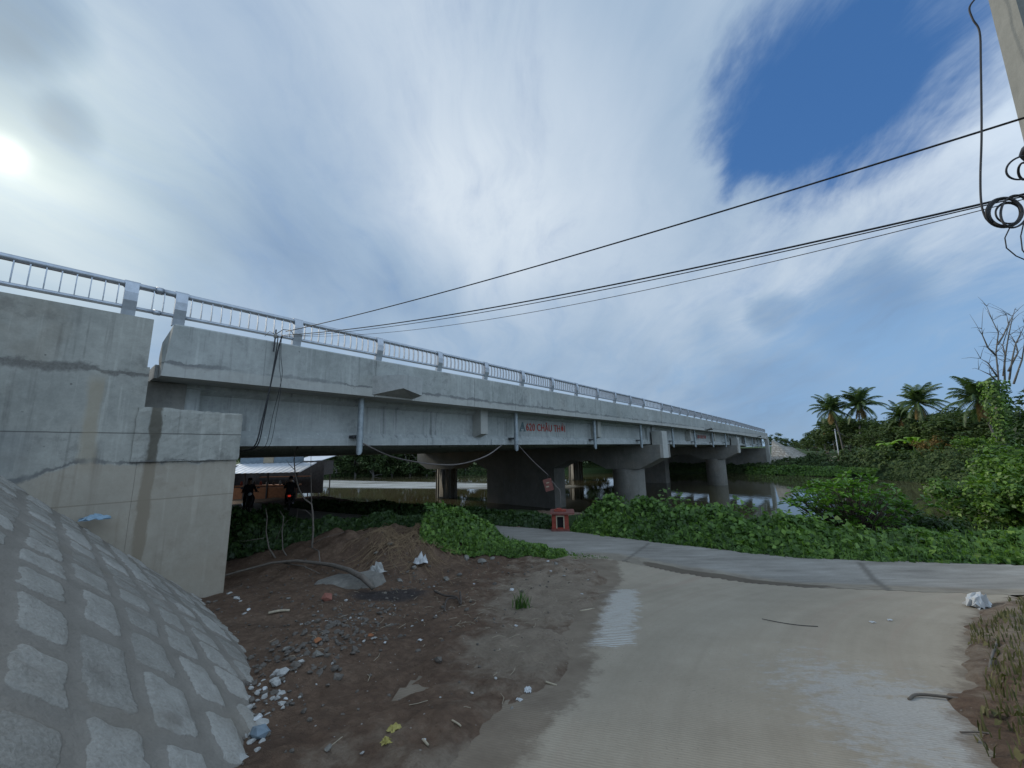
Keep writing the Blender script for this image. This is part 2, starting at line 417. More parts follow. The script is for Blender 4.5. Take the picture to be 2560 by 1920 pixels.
concrete('plain_concrete', (.27, .28, .27), (.38, .385, .37), (.13, .13, .13), .4, .15, True)
concrete('pole_concrete', (.20, .205, .19), (.29, .29, .27), (.12, .12, .115), .3, .2, False)
simple('galvanised_steel', (.40, .43, .47), .45, .75, .18, 9, .05)
simple('pipe_steel', (.30, .34, .36), .5, .5, .3, 7, .1)
simple('dark_steel', (.06, .06, .065), .6, .6)
simple('black_cable', (.012, .012, .014), .6, 0, .2, 30, 0)
simple('grey_rope', (.16, .14, .13), .9, 0, .3, 40, .2)
simple('red_paint', (.25, .045, .028), .8, 0, .45, 9, .2)
simple('old_red', (.16, .06, .048), .85, 0, .4, 12, .2)
def faded(name, col):
    m, t, b, o = new_mat(name); P = pos(t); n = t.noise(P, 16, 5, .7); n2 = t.noise(t.mapping(P, sc=(1, 1, .15)), 9, 4, .6)
    t.put(b.inputs['Base Color'], t.mix(t.rng(t.math('ADD', t.math('MULTIPLY', n, .6), t.math('MULTIPLY', n2, .4)), .50, .74, 0., .55), col, (.40, .40, .385))); b.inputs['Roughness'].default_value = .9
faded('faded_red', (.36, .045, .032))
simple('emblem_paint', (.12, .17, .18), .8, 0, .2, 20, 0)
simple('interior_shade', (.012, .012, .014), .9)
simple('red_brown_brick', (.22, .085, .06), .9, 0, .4, 14, .4)
simple('white_plastic', (.50, .51, .51), .5, 0, .12, 12, .3)
simple('blue_plastic', (.20, .30, .38), .45, 0, .2, 12, .3)
simple('yellow_strap', (.36, .31, .09), .6, 0, .2, 14, .1)
simple('pale_wood', (.34, .29, .21), .85, 0, .3, 22, .3)
simple('dead_bark', (.135, .115, .095), .9, 0, .35, 14, .5)
simple('pale_grey_bark', (.12, .115, .105), .9, 0, .3, 9, .5)
simple('grey_bark', (.23, .22, .20), .9, 0, .3, 9, .5)
simple('dark_bark', (.07, .055, .045), .95, 0, .35, 14, .5)
simple('dry_straw', (.24, .165, .095), .9, 0, .4, 9, 0)
simple('rubble_grey', (.185, .172, .15), .95, 0, .35, 11, .5)
simple('rubble_dull', (.17, .16, .14), .95, 0, .35, 11, .5)
simple('rubble_pale', (.34, .335, .315), .95, 0, .25, 12, .5)
simple('tin_sheet', (.55, .58, .62), .45, .3, .2, 3, .1)
simple('plank_blue_grey', (.17, .22, .26), .8, 0, .3, 5, .2)
simple('plank_orange', (.28, .11, .045), .8, 0, .3, 5, .2)
simple('plank_dark', (.07, .06, .055), .9, 0, .4, 6, .2)
simple('cloth_dark', (.018, .017, .02), .9, 0, .3, 12, .1)
simple('cloth_red_brown', (.05, .022, .018), .9, 0, .3, 12, .1)
simple('skin', (.28, .16, .10), .6, 0, .1, 10, 0)
simple('hair', (.012, .01, .009), .6, 0, .2, 20, 0)
simple('bike_paint', (.015, .015, .018), .3, 0, .2, 10, 0)
simple('rubber', (.014, .014, .014), .85, 0, .2, 20, .1)
def lamp_mat(name, col, st):
    m, t, b, o = new_mat(name); b.inputs['Base Color'].default_value = (*col, 1); b.inputs['Emission Color'].default_value = (*col, 1); b.inputs['Emission Strength'].default_value = st
lamp_mat('tail_lamp', (.5, .03, .015), .5); lamp_mat('head_lamp', (.9, .85, .7), 3.)

def leaf_mat(name, stops, rough=.5, trans=.25, spec=.35):
    m, t, b, o = new_mat(name)
    g = t.n.new('ShaderNodeNewGeometry'); r = g.outputs['Random Per Island']
    n = t.noise(g.outputs['Position'], .9, 3, .6); n2 = t.noise(g.outputs['Position'], .22, 3, .6)
    f = t.math('ADD', t.math('MULTIPLY', r, .55), t.math('ADD', t.math('MULTIPLY', n, .45), t.math('MULTIPLY', t.math('SUBTRACT', n2, .5), .5)))
    c = t.ramp(f, stops)
    t.put(b.inputs['Base Color'], c); b.inputs['Roughness'].default_value = rough; b.inputs['Specular IOR Level'].default_value = spec
    tr = t.n.new('ShaderNodeBsdfTranslucent'); t.put(tr.inputs[0], t.mix(1., c, (1.3, 1.5, .6), 'MULTIPLY'))
    mx = t.n.new('ShaderNodeMixShader'); mx.inputs[0].default_value = trans
    t.l.new(b.outputs[0], mx.inputs[1]); t.l.new(tr.outputs[0], mx.inputs[2]); t.l.new(mx.outputs[0], o.inputs[0])
    return m
leaf_mat('leaf_creeper', [(.1, (0.025, 0.057, 0.012)), (.45, (0.061, 0.127, 0.025)), (.75, (0.134, 0.247, 0.045)), (1., (0.271, 0.380, 0.067))])
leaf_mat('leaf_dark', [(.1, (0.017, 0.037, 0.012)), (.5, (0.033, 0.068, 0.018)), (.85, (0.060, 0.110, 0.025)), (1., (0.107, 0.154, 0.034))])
leaf_mat('leaf_mid', [(.1, (0.030, 0.066, 0.014)), (.5, (0.084, 0.163, 0.031)), (.85, (0.186, 0.311, 0.053)), (1., (0.342, 0.402, 0.071))])
leaf_mat('leaf_shrub', [(.1, (0.040, 0.092, 0.017)), (.5, (0.095, 0.202, 0.032)), (.85, (0.189, 0.353, 0.053)), (1., (0.335, 0.502, 0.087))], .38, .25, .5)
leaf_mat('leaf_far', [(.1, (0.029, 0.051, 0.022)), (.5, (0.057, 0.090, 0.033)), (.85, (0.094, 0.133, 0.044)), (1., (0.157, 0.174, 0.055))], .7, .2, .2)
leaf_mat('leaf_palm', [(.1, (0.032, 0.058, 0.025)), (.5, (0.061, 0.100, 0.040)), (.85, (0.114, 0.154, 0.056)), (1., (0.210, 0.211, 0.075))], .5, .2, .3)
leaf_mat('leaf_brown', [(.1, (0.123, 0.081, 0.037)), (.5, (0.193, 0.130, 0.056)), (.85, (0.245, 0.178, 0.062)), (1., (0.210, 0.243, 0.062))], .8, .2, .2)
leaf_mat('leaf_banana', [(.1, (0.123, 0.227, 0.037)), (.5, (0.210, 0.356, 0.056)), (.85, (0.350, 0.486, 0.075)), (1., (0.525, 0.583, 0.112))], .45, .35, .4)
leaf_mat('dry_grass', [(.1, (.06, .065, .03)), (.5, (.12, .12, .06)), (.85, (.20, .18, .10)), (1., (.28, .24, .15))], .8, .2, .1)
leaf_mat('grass_blade', [(.1, (0.038, 0.081, 0.022)), (.5, (0.079, 0.154, 0.037)), (.85, (0.149, 0.243, 0.050)), (1., (0.280, 0.308, 0.075))], .6, .3, .2)

def ground_material():
    m, t, b, o = new_mat('ground_soil'); P = pos(t)
    big = t.noise(P, .6, 5, .6); mid = t.noise(P, 3.5, 6, .65); fin = t.noise(P, 26, 5, .7); cr = t.noise(P, 90, 3, .7)
    f = t.math('ADD', t.math('MULTIPLY', big, .35), t.math('ADD', t.math('MULTIPLY', mid, .35), t.math('MULTIPLY', fin, .3)))
    soil = t.ramp(f, [(.30, (.092, .056, .038)), (.50, (.172, .113, .078)), (.70, (.262, .184, .13))])
    soil = t.mix(t.math('MULTIPLY', t.rng(t.noise(P, 1.25, 6, .68), .50, .66), .45), soil, (.078, .052, .038))
    clod = t.voro(P, 13.); soil = t.mix(t.math('MULTIPLY', t.rng(clod, .35, .62), .28), soil, (.065, .044, .032))
    dry = t.ramp(t.math('ADD', t.math('MULTIPLY', mid, .5), t.math('MULTIPLY', fin, .5)), [(.3, (.20, .155, .115)), (.7, (.32, .262, .20))])
    dk = t.math('ADD', attr(t, 'dry'), t.math('MULTIPLY', t.math('SUBTRACT', mid, .5), .9)); dk = t.rng(dk, .35, .75)
    c = t.mix(dk, soil, dry)
    sp = t.math('MULTIPLY', t.rng(t.voro(P, 28.), .16, .10), t.rng(mid, .50, .62)); c = t.mix(t.math('MULTIPLY', sp, .45), c, (.30, .26, .21))
    vo = t.n.new('ShaderNodeTexVoronoi'); t.put(vo.inputs['Vector'], P); vo.inputs['Scale'].default_value = 17.
    sp2 = t.math('MULTIPLY', t.rng(vo.outputs['Distance'], .15, .09), t.rng(t.sep(vo.outputs['Color'])[0], .80, .84)); c = t.mix(t.math('MULTIPLY', sp2, .8), c, (.42, .40, .37))
    soot = t.rng(attr(t, 'soot'), .2, .9); c = t.mix(t.math('MULTIPLY', soot, .75), c, (.035, .037, .042))
    gr = t.ramp(t.math('ADD', t.math('MULTIPLY', mid, .5), t.math('MULTIPLY', fin, .5)), [(.3, (.020, .036, .014)), (.55, (.042, .070, .024)), (.75, (.085, .10, .04))])
    gk = t.rng(t.math('ADD', attr(t, 'grass'), t.math('MULTIPLY', t.math('SUBTRACT', mid, .5), .5)), .35, .65)
    c = t.mix(gk, c, gr)
    c = t.mix(t.math('MULTIPLY', attr(t, 'sand'), .9), c, dry)
    t.put(b.inputs['Base Color'], c); b.inputs['Roughness'].default_value = .95; b.inputs['Specular IOR Level'].default_value = .15
    bump(t, b, t.math('ADD', t.math('MULTIPLY', mid, .6), t.math('ADD', fin, t.math('MULTIPLY', cr, .5))), .9, .05)
ground_material()
def ramp_material():
    m, t, b, o = new_mat('ramp_concrete'); P = pos(t)
    # tyre-swept dust: streaks follow the turn from the bottom of the ramp towards the riverside road on the left
    x, y, z = t.sep(P)
    cx, cy = 9.5, -1.0
    rx = t.math('SUBTRACT', x, cx); ry = t.math('SUBTRACT', y, cy)
    rad = t.math('SQRT', t.math('ADD', t.math('MULTIPLY', rx, rx), t.math('MULTIPLY', ry, ry)))
    ang = t.math('ARCTAN2', ry, rx)
    Q = t.comb(rad, t.math('MULTIPLY', ang, 1.0), 0.)
    big = t.noise(P, .5, 4, .55); mid = t.noise(P, 2.4, 6, .65); fin = t.noise(P, 38, 4, .7)
    stk = t.noise(t.mapping(Q, sc=(1., .30, 1)), 5.5, 6, .6); stk2 = t.noise(t.mapping(Q, sc=(1., .12, 1)), 22., 4, .6)
    f = t.math('ADD', t.math('MULTIPLY', big, .30), t.math('ADD', t.math('MULTIPLY', stk, .26), t.math('ADD', t.math('MULTIPLY', mid, .26), t.math('MULTIPLY', fin, .18))))
    c = t.ramp(f, [(.30, (.232, .195, .146)), (.50, (.308, .264, .203)), (.70, (.382, .333, .262))])
    redd = t.rng(t.noise(t.mapping(Q, loc=(4, 2, 0), sc=(1., .22, 1)), 3.1, 4, .6), .54, .70); c = t.mix(t.math('MULTIPLY', redd, .35), c, (.31, .225, .175))
    ck = t.rng(t.math('ADD', attr(t, 'bare'), t.math('MULTIPLY', t.math('SUBTRACT', t.noise(t.mapping(P, rot=(0, 0, R(25)), sc=(1, 2.2, 1)), 5.0, 8, .75), .5), 2.4)), .40, .85)
    c = t.mix(t.math('MULTIPLY', ck, .6), c, t.ramp(fin, [(.3, (.30, .30, .29)), (.7, (.41, .41, .40))]))
    # raked grooves of the concrete, showing where it has been swept clean
    w = t.n.new('ShaderNodeTexWave'); w.bands_direction = 'Y'; t.put(w.inputs[0], t.mapping(P, rot=(0, 0, R(14)))); w.inputs['Scale'].default_value = 5.2; w.inputs['Distortion'].default_value = 2.2; w.inputs['Detail'].default_value = 3; w.inputs['Detail Scale'].default_value = 2.
    ch = t.rng(t.math('ADD', attr(t, 'chalk'), t.math('MULTIPLY', t.math('SUBTRACT', t.noise(P, 4.5, 6, .7), .5), 1.9)), .42, .80)
    gv = t.rng(w.outputs['Fac'], .30, .72)
    c = t.mix(t.math('MULTIPLY', ch, t.math('ADD', .05, t.math('MULTIPLY', gv, .62))), c, (.56, .57, .565))
    w2 = t.n.new('ShaderNodeTexWave'); w2.bands_direction = 'Y'; t.put(w2.inputs[0], t.mapping(P, rot=(0, 0, R(20)))); w2.inputs['Scale'].default_value = 12; w2.inputs['Distortion'].default_value = 3.; w2.inputs['Detail'].default_value = 3
    cr = t.rng(t.voro(t.mapping(P, rot=(0, 0, .6), sc=(.5, 1.6, 1)), 9., 'F1'), .09, .04); cr = t.math('MULTIPLY', cr, t.rng(mid, .52, .62)); c = t.mix(t.math('MULTIPLY', cr, .6), c, (.09, .075, .06))
    so = t.rng(t.math('ADD', attr(t, 'soil'), t.math('MULTIPLY', t.math('SUBTRACT', t.noise(P, 5., 6, .7), .5), 1.6)), .35, .85); c = t.mix(t.math('MULTIPLY', so, .85), c, t.ramp(mid, [(.3, (.12, .09, .066)), (.7, (.21, .168, .125))]))
    gr = t.math('MULTIPLY', t.rng(t.voro(P, 22.), .14, .09), t.rng(t.noise(P, 1.2, 4, .6), .50, .62)); c = t.mix(t.math('MULTIPLY', gr, .6), c, (.12, .10, .08))
    c = t.mix(t.rng(t.noise(P, 1.1, 3),   .35, .6, .04, .16), c, t.ramp(w2.outputs['Fac'], [(.2, (.25, .25, .25)), (.8, (.75, .75, .75))]), 'OVERLAY')
    t.put(b.inputs['Base Color'], c); b.inputs['Roughness'].default_value = .92; b.inputs['Specular IOR Level'].default_value = .2
    h = t.math('ADD', t.math('MULTIPLY', mid, .4), t.math('ADD', t.math('MULTIPLY', fin, .5), t.math('ADD', t.math('MULTIPLY', w2.outputs['Fac'], .25), t.math('MULTIPLY', t.math('MULTIPLY', gv, ch), .6))))
    bump(t, b, h, .45, .015)
ramp_material()
def road_material():
    m, t, b, o = new_mat('road_concrete'); P = pos(t)
    Q = t.mapping(P, rot=(0, 0, R(20)), sc=(.28, 1.3, 1))
    big = t.noise(P, .5, 4, .6); stk = t.noise(Q, 3.0, 6, .62); fin = t.noise(P, 40, 4, .7); mid = t.noise(P, 2.5, 5, .6)
    f = t.math('ADD', t.math('MULTIPLY', big, .3), t.math('ADD', t.math('MULTIPLY', stk, .5), t.math('MULTIPLY', fin, .2)))
    c = t.ramp(f, [(.36, (.155, .143, .124)), (.50, (.24, .224, .198)), (.64, (.325, .308, .278))])
    sd = t.rng(t.math('ADD', attr(t, 'sediment'), t.math('MULTIPLY', t.math('SUBTRACT', stk, .5), .9)), .35, .75); c = t.mix(t.math('MULTIPLY', sd, .85), c, t.ramp(mid, [(.35, (.175, .145, .11)), (.65, (.28, .245, .19))]))
    ss = t.rng(t.math('ADD', attr(t, 'silt'), t.math('MULTIPLY', t.math('SUBTRACT', mid, .5), 1.1)), .48, .75); c = t.mix(t.math('MULTIPLY', ss, .8), c, (.085, .066, .048))
    jt = attr(t, 'joint'); c = t.mix(t.math('MULTIPLY', jt, .75), c, (.11, .10, .085))
    t.put(b.inputs['Base Color'], c); b.inputs['Roughness'].default_value = .9; b.inputs['Specular IOR Level'].default_value = .2
    bump(t, b, t.math('ADD', t.math('MULTIPLY', stk, .5), fin), .4, .012)
road_material()
def stone_material():
    m, t, b, o = new_mat('pitched_stone'); P = pos(t); a = attr(t, 'stone'); tn = attr(t, 'tone')
    mid = t.noise(P, 6, 6, .65); fin = t.noise(P, 48, 5, .7); big = t.noise(P, .9, 4, .6)
    f = t.math('ADD', t.math('MULTIPLY', mid, .5), t.math('MULTIPLY', fin, .5))
    st = t.ramp(t.math('ADD', f, t.math('MULTIPLY', t.math('SUBTRACT', tn, .5), .25)), [(.28, (.225, .21, .182)), (.5, (.325, .308, .272)), (.72, (.425, .405, .365))])
    mo = t.ramp(t.math('ADD', t.math('MULTIPLY', big, .5), t.math('MULTIPLY', f, .5)), [(.32, (.17, .153, .13)), (.5, (.222, .202, .173)), (.68, (.28, .256, .222))])
    k = t.rng(t.math('ADD', a, t.math('MULTIPLY', t.math('SUBTRACT', t.noise(P, 20, 5, .7), .5), .9)), .42, .62)
    mud = t.rng(t.noise(P, 1.6, 5, .65), .54, .66); k = t.math('MULTIPLY', k, t.math('SUBTRACT', 1., t.math('MULTIPLY', mud, .9)))
    c = t.mix(k, mo, st)
    c = t.mix(t.math('MULTIPLY', t.rng(t.noise(t.mapping(P, loc=(3, 0, 0)), 1.1, 4), .55, .7), .35), c, (.22, .185, .14))
    t.put(b.inputs['Base Color'], c); b.inputs['Roughness'].default_value = .93; b.inputs['Specular IOR Level'].default_value = .2
    bump(t, b, t.math('ADD', t.math('MULTIPLY', mid, .7), t.math('MULTIPLY', fin, t.math('ADD', .35, k))), .6, .03)
stone_material()
def water_material():
    m, t, b, o = new_mat('river_water'); P = pos(t)
    sky_glint = t.math('MULTIPLY', attr(t, 'ripple'), t.rng(t.noise(t.mapping(P, rot=(0, 0, R(24)), sc=(.12, 1.2, 1)), 1.2, 6, .65), .34, .60)); t.put(b.inputs['Base Color'], t.mix(sky_glint, (.075, .066, .036), (.52, .54, .53))); b.inputs['Roughness'].default_value = .03; b.inputs['IOR'].default_value = 1.33; b.inputs['Specular IOR Level'].default_value = .5  # bright sky reflection on the rippled band painted into the base colour
    n = t.noise(P, .55, 4, .55, .4); n2 = t.noise(t.mapping(P, sc=(1, .4, 1)), 3.2, 4, .6)
    w = attr(t, 'ripple')
    h = t.math('ADD', t.math('MULTIPLY', n, .05), t.math('MULTIPLY', n2, .012))
    h = t.math('ADD', h, t.math('MULTIPLY', w, t.math('MULTIPLY', t.noise(P, 6., 4, .6), .9)))
    t.put(b.inputs['Roughness'], t.math('ADD', .03, t.math('MULTIPLY', w, .30)))
    bump(t, b, h, 1., .16)
water_material()
def cloth_like(name, col): return simple(name, col, .8)

# ------------------------------------------------------------------ terrain
ROAD_FAR = [(17, 6.4), (10.66, 8.75), (6.58, 9.6), (3.94, 11.42), (1.48, 13.32), (-2.83, 15.4), (-8.9, 18.6), (-15.2, 23.0), (-26, 33), (-44, 52)]
ROAD_NEAR = [(17, 4.2), (7.79, 6.47), (5.2, 7.35), (3.42, 8.6), (2.28, 9.73), (0.0, 10.9), (-2.4, 12.4), (-5.0, 13.9), (-10.4, 15.8), (-17, 19.6), (-28.5, 30.5), (-46.5, 50)]
ROAD_POLY = ROAD_FAR + ROAD_NEAR[::-1]
RAMP_POLY = [(7.9, 7.1), (5.4, 7.85), (3.7, 9.05), (2.6, 10.1), (.9, 10.6), (.3, 8), (-.6, 5.5), (-1.0, 3.5), (-1.2, 1.5), (-1.2, -6), (2.6, -6), (2.45, 1.6), (2.9, 2.62), (3.95, 3.58), (5.72, 5.09), (6.6, 5.7), (7.6, 6.1)]
DIRT_POLY = [(2.25, 9.6), (2.0, 8.3), (1.35, 6.8), (.98, 5.6), (.72, 4.67), (.56, 3.92), (.29, 3.32), (.0, 2.9), (-.16, 2.6), (-.5, 1.9), (-.9, 1.0), (-1.2, -1), (-6, -6), (-30, 0), (-30, 30), (-10, 15.2), (-5, 13.3), (-2.4, 11.9), (0, 10.5), (1.4, 10.0)]
def zbase(x, y):
    x = np.asarray(x, float); y = np.asarray(y, float)
    return -np.clip((y - 1.2) / 6.8, -1.0, 1.0) - .7 * sstep(x * N[0] + y * N[1], 25, 33) * (x < 0)
P_N = [-140, -60, -20, -12, -5, 2, 10, 16, 22, 45, 80, 120, 200]; S_N = [95, 68, 48, 42, 33.5, 28.2, 24.6, 19, 16, 18.6, 12, -20, -120]
P_F = [-140, -60, -20, -12, -8, -6, 0, 4.6, 10, 18, 30, 48, 66, 79, 120, 200]; S_F = [112, 86, 62, 56, 57, 62, 66.5, 69, 71.5, 71, 66, 54, 46, 34, 4, -90]
def terrain(x, y):
    s = x * U[0] + y * U[1]; p = x * N[0] + y * N[1]
    zb = zbase(x, y)
    sn = np.interp(p, P_N, S_N) + (fbm(x * .35, y * .35, 3) - .5) * 1.6; sf = np.interp(p, P_F, S_F) + (fbm(x * .3 + 9, y * .3, 3) - .5) * 2.
    st_ = np.minimum(np.interp(p, [-60, -20, -5, 2, 8, 16, 22, 32, 45, 80], [64, 38, 20, 15.0, 13.8, 12.0, 11.4, 12, 13.6, 8]), sn - 3.)
    near = sstep(s, st_, sn + .4)                 # 0 on the near bank, 1 in the river
    z = zb * (1 - near) + near * -3.6
    far = sstep(s, sf - .6, sf + 3.2)
    z = z * (1 - far) + far * (-2.15 + 1.0 * sstep(s, sf + 2.5, sf + 12) + (fbm(x * .12, y * .12, 4) - .5) * .5)
    z = z + far * 1.15 * sstep(s, sf + 25, sf + 60) * .2
    rough = (fbm(x * .8, y * .8, 4) - .5) * .22
    road = poly_sd(x, y, ROAD_POLY); ramp = poly_sd(x, y, RAMP_POLY); dirt = poly_sd(x, y, DIRT_POLY)
    hard = np.maximum(road, ramp)
    z = z + rough * sstep(-hard, .2, 1.8) * (1 - sstep(dirt, -.4, .3))
    # dirt heaped over the edge of the concrete
    e = (fbm(x * 2.2, y * 2.2, 4) - .5) * .55 + (fbm(x * 8, y * 8, 3) - .5) * .14
    dd = sstep(dirt + e, -.08, .42)
    lump = (fbm(x * 1.1, y * 1.1, 5) - .5) * .18 + (fbm(x * 5, y * 5, 4) - .5) * .085 + (fbm(x * 15, y * 15, 3) - .5) * .045
    ondirt = dd * (.055 + lump)
    z = np.where(hard > -.05, np.where(dirt > -.6, z - .05 + dd * .05 + ondirt, z - .05), z + ondirt)
    # verge along the right edge of the ramp
    rv = sstep(x, 1.9, 2.3) * (y < 6.3) * (road < -.05)
    z = z + rv * sstep(-ramp + e * .6, -.34, -.02) * (.10 + lump * .5)
    # rubble mound by the sapling and the ridge of spoil along the foot of the pitched slope
    m1 = np.exp(-(((x + 3.2) / 1.55) ** 2 + ((y - 10.35) / 1.25) ** 2) ** 1.3); m2 = np.exp(-(((x + 5.4) / 1.4) ** 2 + ((y - 10.6) / 1.3) ** 2)); m3 = np.exp(-(((x + 1.6) / 1.0) ** 2 + ((y - 10.9) / .8) ** 2))
    m4 = np.exp(-(((x + 4.0) / 1.3) ** 2 + ((y - 7.6) / 1.4) ** 2)); m5 = np.exp(-(((x + 2.05) / .35) ** 2 + ((y - 3.9) / 1.0) ** 2)); m6 = np.exp(-(((x + 2.35) / .40) ** 2 + ((y - 5.2) / .5) ** 2))
    b = .35 + 1.3 * fbm(x * 2.1, y * 2.1, 5)
    z = z + b * (.62 * m1 + .30 * m2 + .22 * m3 + .16 * m4 + .09 * m5 + .12 * m6)
    return z, dict(near=near, far=far, road=road, ramp=ramp, dirt=dirt, dd=dd, s=s, p=p, m1=m1, m2=m2, m3=m3)
def gz(x, y): return float(terrain(np.array([x], float), np.array([y], float))[0][0])

def build_ground():
    n = 860; T = math.asinh(1400 / 3.); t = np.linspace(-T, T, n)
    gx = -.8 + 3. * np.sinh(t); gy = 5.6 + 3. * np.sinh(t)
    X, Y = np.meshgrid(gx, gy); x = X.ravel(); y = Y.ravel()
    z, a = terrain(x, y)
    gr = np.clip(a['near'] + a['far'], 0, 1)
    veg = np.clip(sstep(-a['road'], .1, .8) * (1 - sstep(a['dirt'], -.6, .0)) * (1 - sstep(a['ramp'], -.5, .0)), 0, 1)
    grass = np.maximum(gr * .9, veg)
    grass = np.where((a['s'] > 2.2) & (a['p'] > 8.6) & (a['p'] < 40) & (a['s'] < 20), grass * .3 + .1, grass)
    grass = np.maximum(grass, .75 * sstep(y, 10.6, 11.6) * (x < 1.0) * (x > -9) * (a['road'] < -.1))
    sand = sstep(a['s'], 80, 83) * (1 - sstep(a['s'], 104, 110)) * sstep(a['p'], -4.5, -2.5) * (1 - sstep(a['p'], 3.5, 4.5))
    ell = lambda cx, cy, rx, ry: np.exp(-(((x - cx) / rx) ** 2 + ((y - cy) / ry) ** 2) ** 2)
    dry = .27 + .30 * sstep(x + .35 * (8 - y) * .3, -1.2, .8) * sstep(y, 2.2, 4.) + .55 * ell(.05, 4.55, .55, .55) + .5 * ell(-.15, 2.5, .5, .35) + .35 * ell(.3, 6.4, .9, .9) + .3 * ell(.5, 7.8, 1.0, .8) - .22 * ell(-2.2, 5.6, 1.3, 2.2) - .2 * ell(-1.5, 3.6, .8, .8) + .25 * ell(-1.0, 2.7, .4, .3)
    soot = ell(-2.2, 7.2, .75, .5)
    V = np.stack([x, y, z], 1)
    o = mesh_np('ground', V, grid_faces(n, n), MAT['ground_soil'], attrs=dict(grass=grass, dry=dry, soot=soot, sand=sand))
    structure(o)
build_ground()

def sheet(name, poly, step, lift, mat, af):
    xs = [q[0] for q in poly]; ys = [q[1] for q in poly]
    gx = np.arange(max(min(xs), -30), min(max(xs), 18) + step, step); gy = np.arange(min(ys), min(max(ys), 36) + step, step)
    X, Y = np.meshgrid(gx, gy); x = X.ravel(); y = Y.ravel()
    sd = poly_sd(x, y, poly) + (fbm(x * 3, y * 3, 3) - .5) * .10
    z = zbase(x, y) + lift + (fbm(x * 1.4, y * 1.4, 4) - .5) * .012
    F = grid_faces(len(gx), len(gy)); keep = (sd[F] > 0).all(1); F = F[keep]
    us = np.unique(F); mp = np.full(len(x), -1); mp[us] = np.arange(len(us))
    at = {k: v[us] for k, v in af(x, y).items()}
    return mesh_np(name, np.stack([x, y, z], 1)[us], mp[F], mat, attrs=at)
def ramp_attr(x, y):
    cx = np.interp(y, [4.4, 7.8], [.98, 2.0]); chalk = np.exp(-((x - cx) / .36) ** 2) * sstep(y, 4.3, 4.7) * (1 - sstep(y, 7.4, 7.9))
    chalk = np.maximum(chalk, .62 * np.exp(-(((x + .05) / .35) ** 2 + ((y - 2.2) / .25) ** 2)))
    bare = .95 * np.exp(-(((x - 2.75) / .9) ** 2 + ((y - 3.0) / 1.5) ** 2)) + .55 * np.exp(-(((x - 2.0) / .5) ** 2 + ((y - 2.0) / .5) ** 2)) - .05
    dd = poly_sd(x, y, DIRT_POLY); soil = 1 - sstep(-dd, -.1, .42); soil = np.maximum(soil, (1 - sstep(poly_sd(x, y, RAMP_POLY), .0, .5)) * (x > 2.2) * (y < 6.4))
    return dict(chalk=chalk, bare=bare, soil=soil)
structure(sheet('concrete_ramp', RAMP_POLY, .05, .004, MAT['ramp_concrete'], ramp_attr))
def road_attr(x, y):
    dn = line_d(x, y, ROAD_NEAR)
    sed = (1 - sstep(dn, .05, 1.15)) * sstep(x, .8, 2.6) + .25 * (1 - sstep(dn, .0, .5))
    silt = 1.25 * np.exp(-((dn - .16) / .24) ** 2) * sstep(x, 2.6, 3.2) * (1 - sstep(x, 5.0, 5.9)) + .55 * np.exp(-((dn - .25) / .2) ** 2) * sstep(x, 5.0, 6.0) * .9
    df = line_d(x, y, ROAD_FAR); silt = np.maximum(silt, .8 * (1 - sstep(df, .0, .22)))
    j = 1 - sstep(line_d(x, y, [(2.45, 9.45), (3.72, 11.3)]), .015, .05)
    j = np.maximum(j, 1 - sstep(line_d(x, y, [(6.2, 6.9), (7.6, 9.1)]), .03, .085))
    return dict(sediment=sed, silt=silt, joint=j)
structure(sheet('riverside_road', ROAD_POLY, .08, .008, MAT['road_concrete'], road_attr))

def build_water():
    n = 220; T = math.asinh(700 / 20.); t = np.linspace(-T, T, n)
    gx = -3 + 20 * np.sinh(t); gy = 50 + 20 * np.sinh(t); X, Y = np.meshgrid(gx, gy); x = X.ravel(); y = Y.ravel()
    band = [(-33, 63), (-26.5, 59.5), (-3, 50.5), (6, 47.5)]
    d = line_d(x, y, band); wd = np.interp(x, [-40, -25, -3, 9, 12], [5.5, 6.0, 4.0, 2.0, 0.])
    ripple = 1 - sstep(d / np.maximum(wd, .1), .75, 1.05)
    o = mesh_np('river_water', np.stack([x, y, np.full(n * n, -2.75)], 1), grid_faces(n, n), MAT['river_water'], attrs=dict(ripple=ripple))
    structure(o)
build_water()
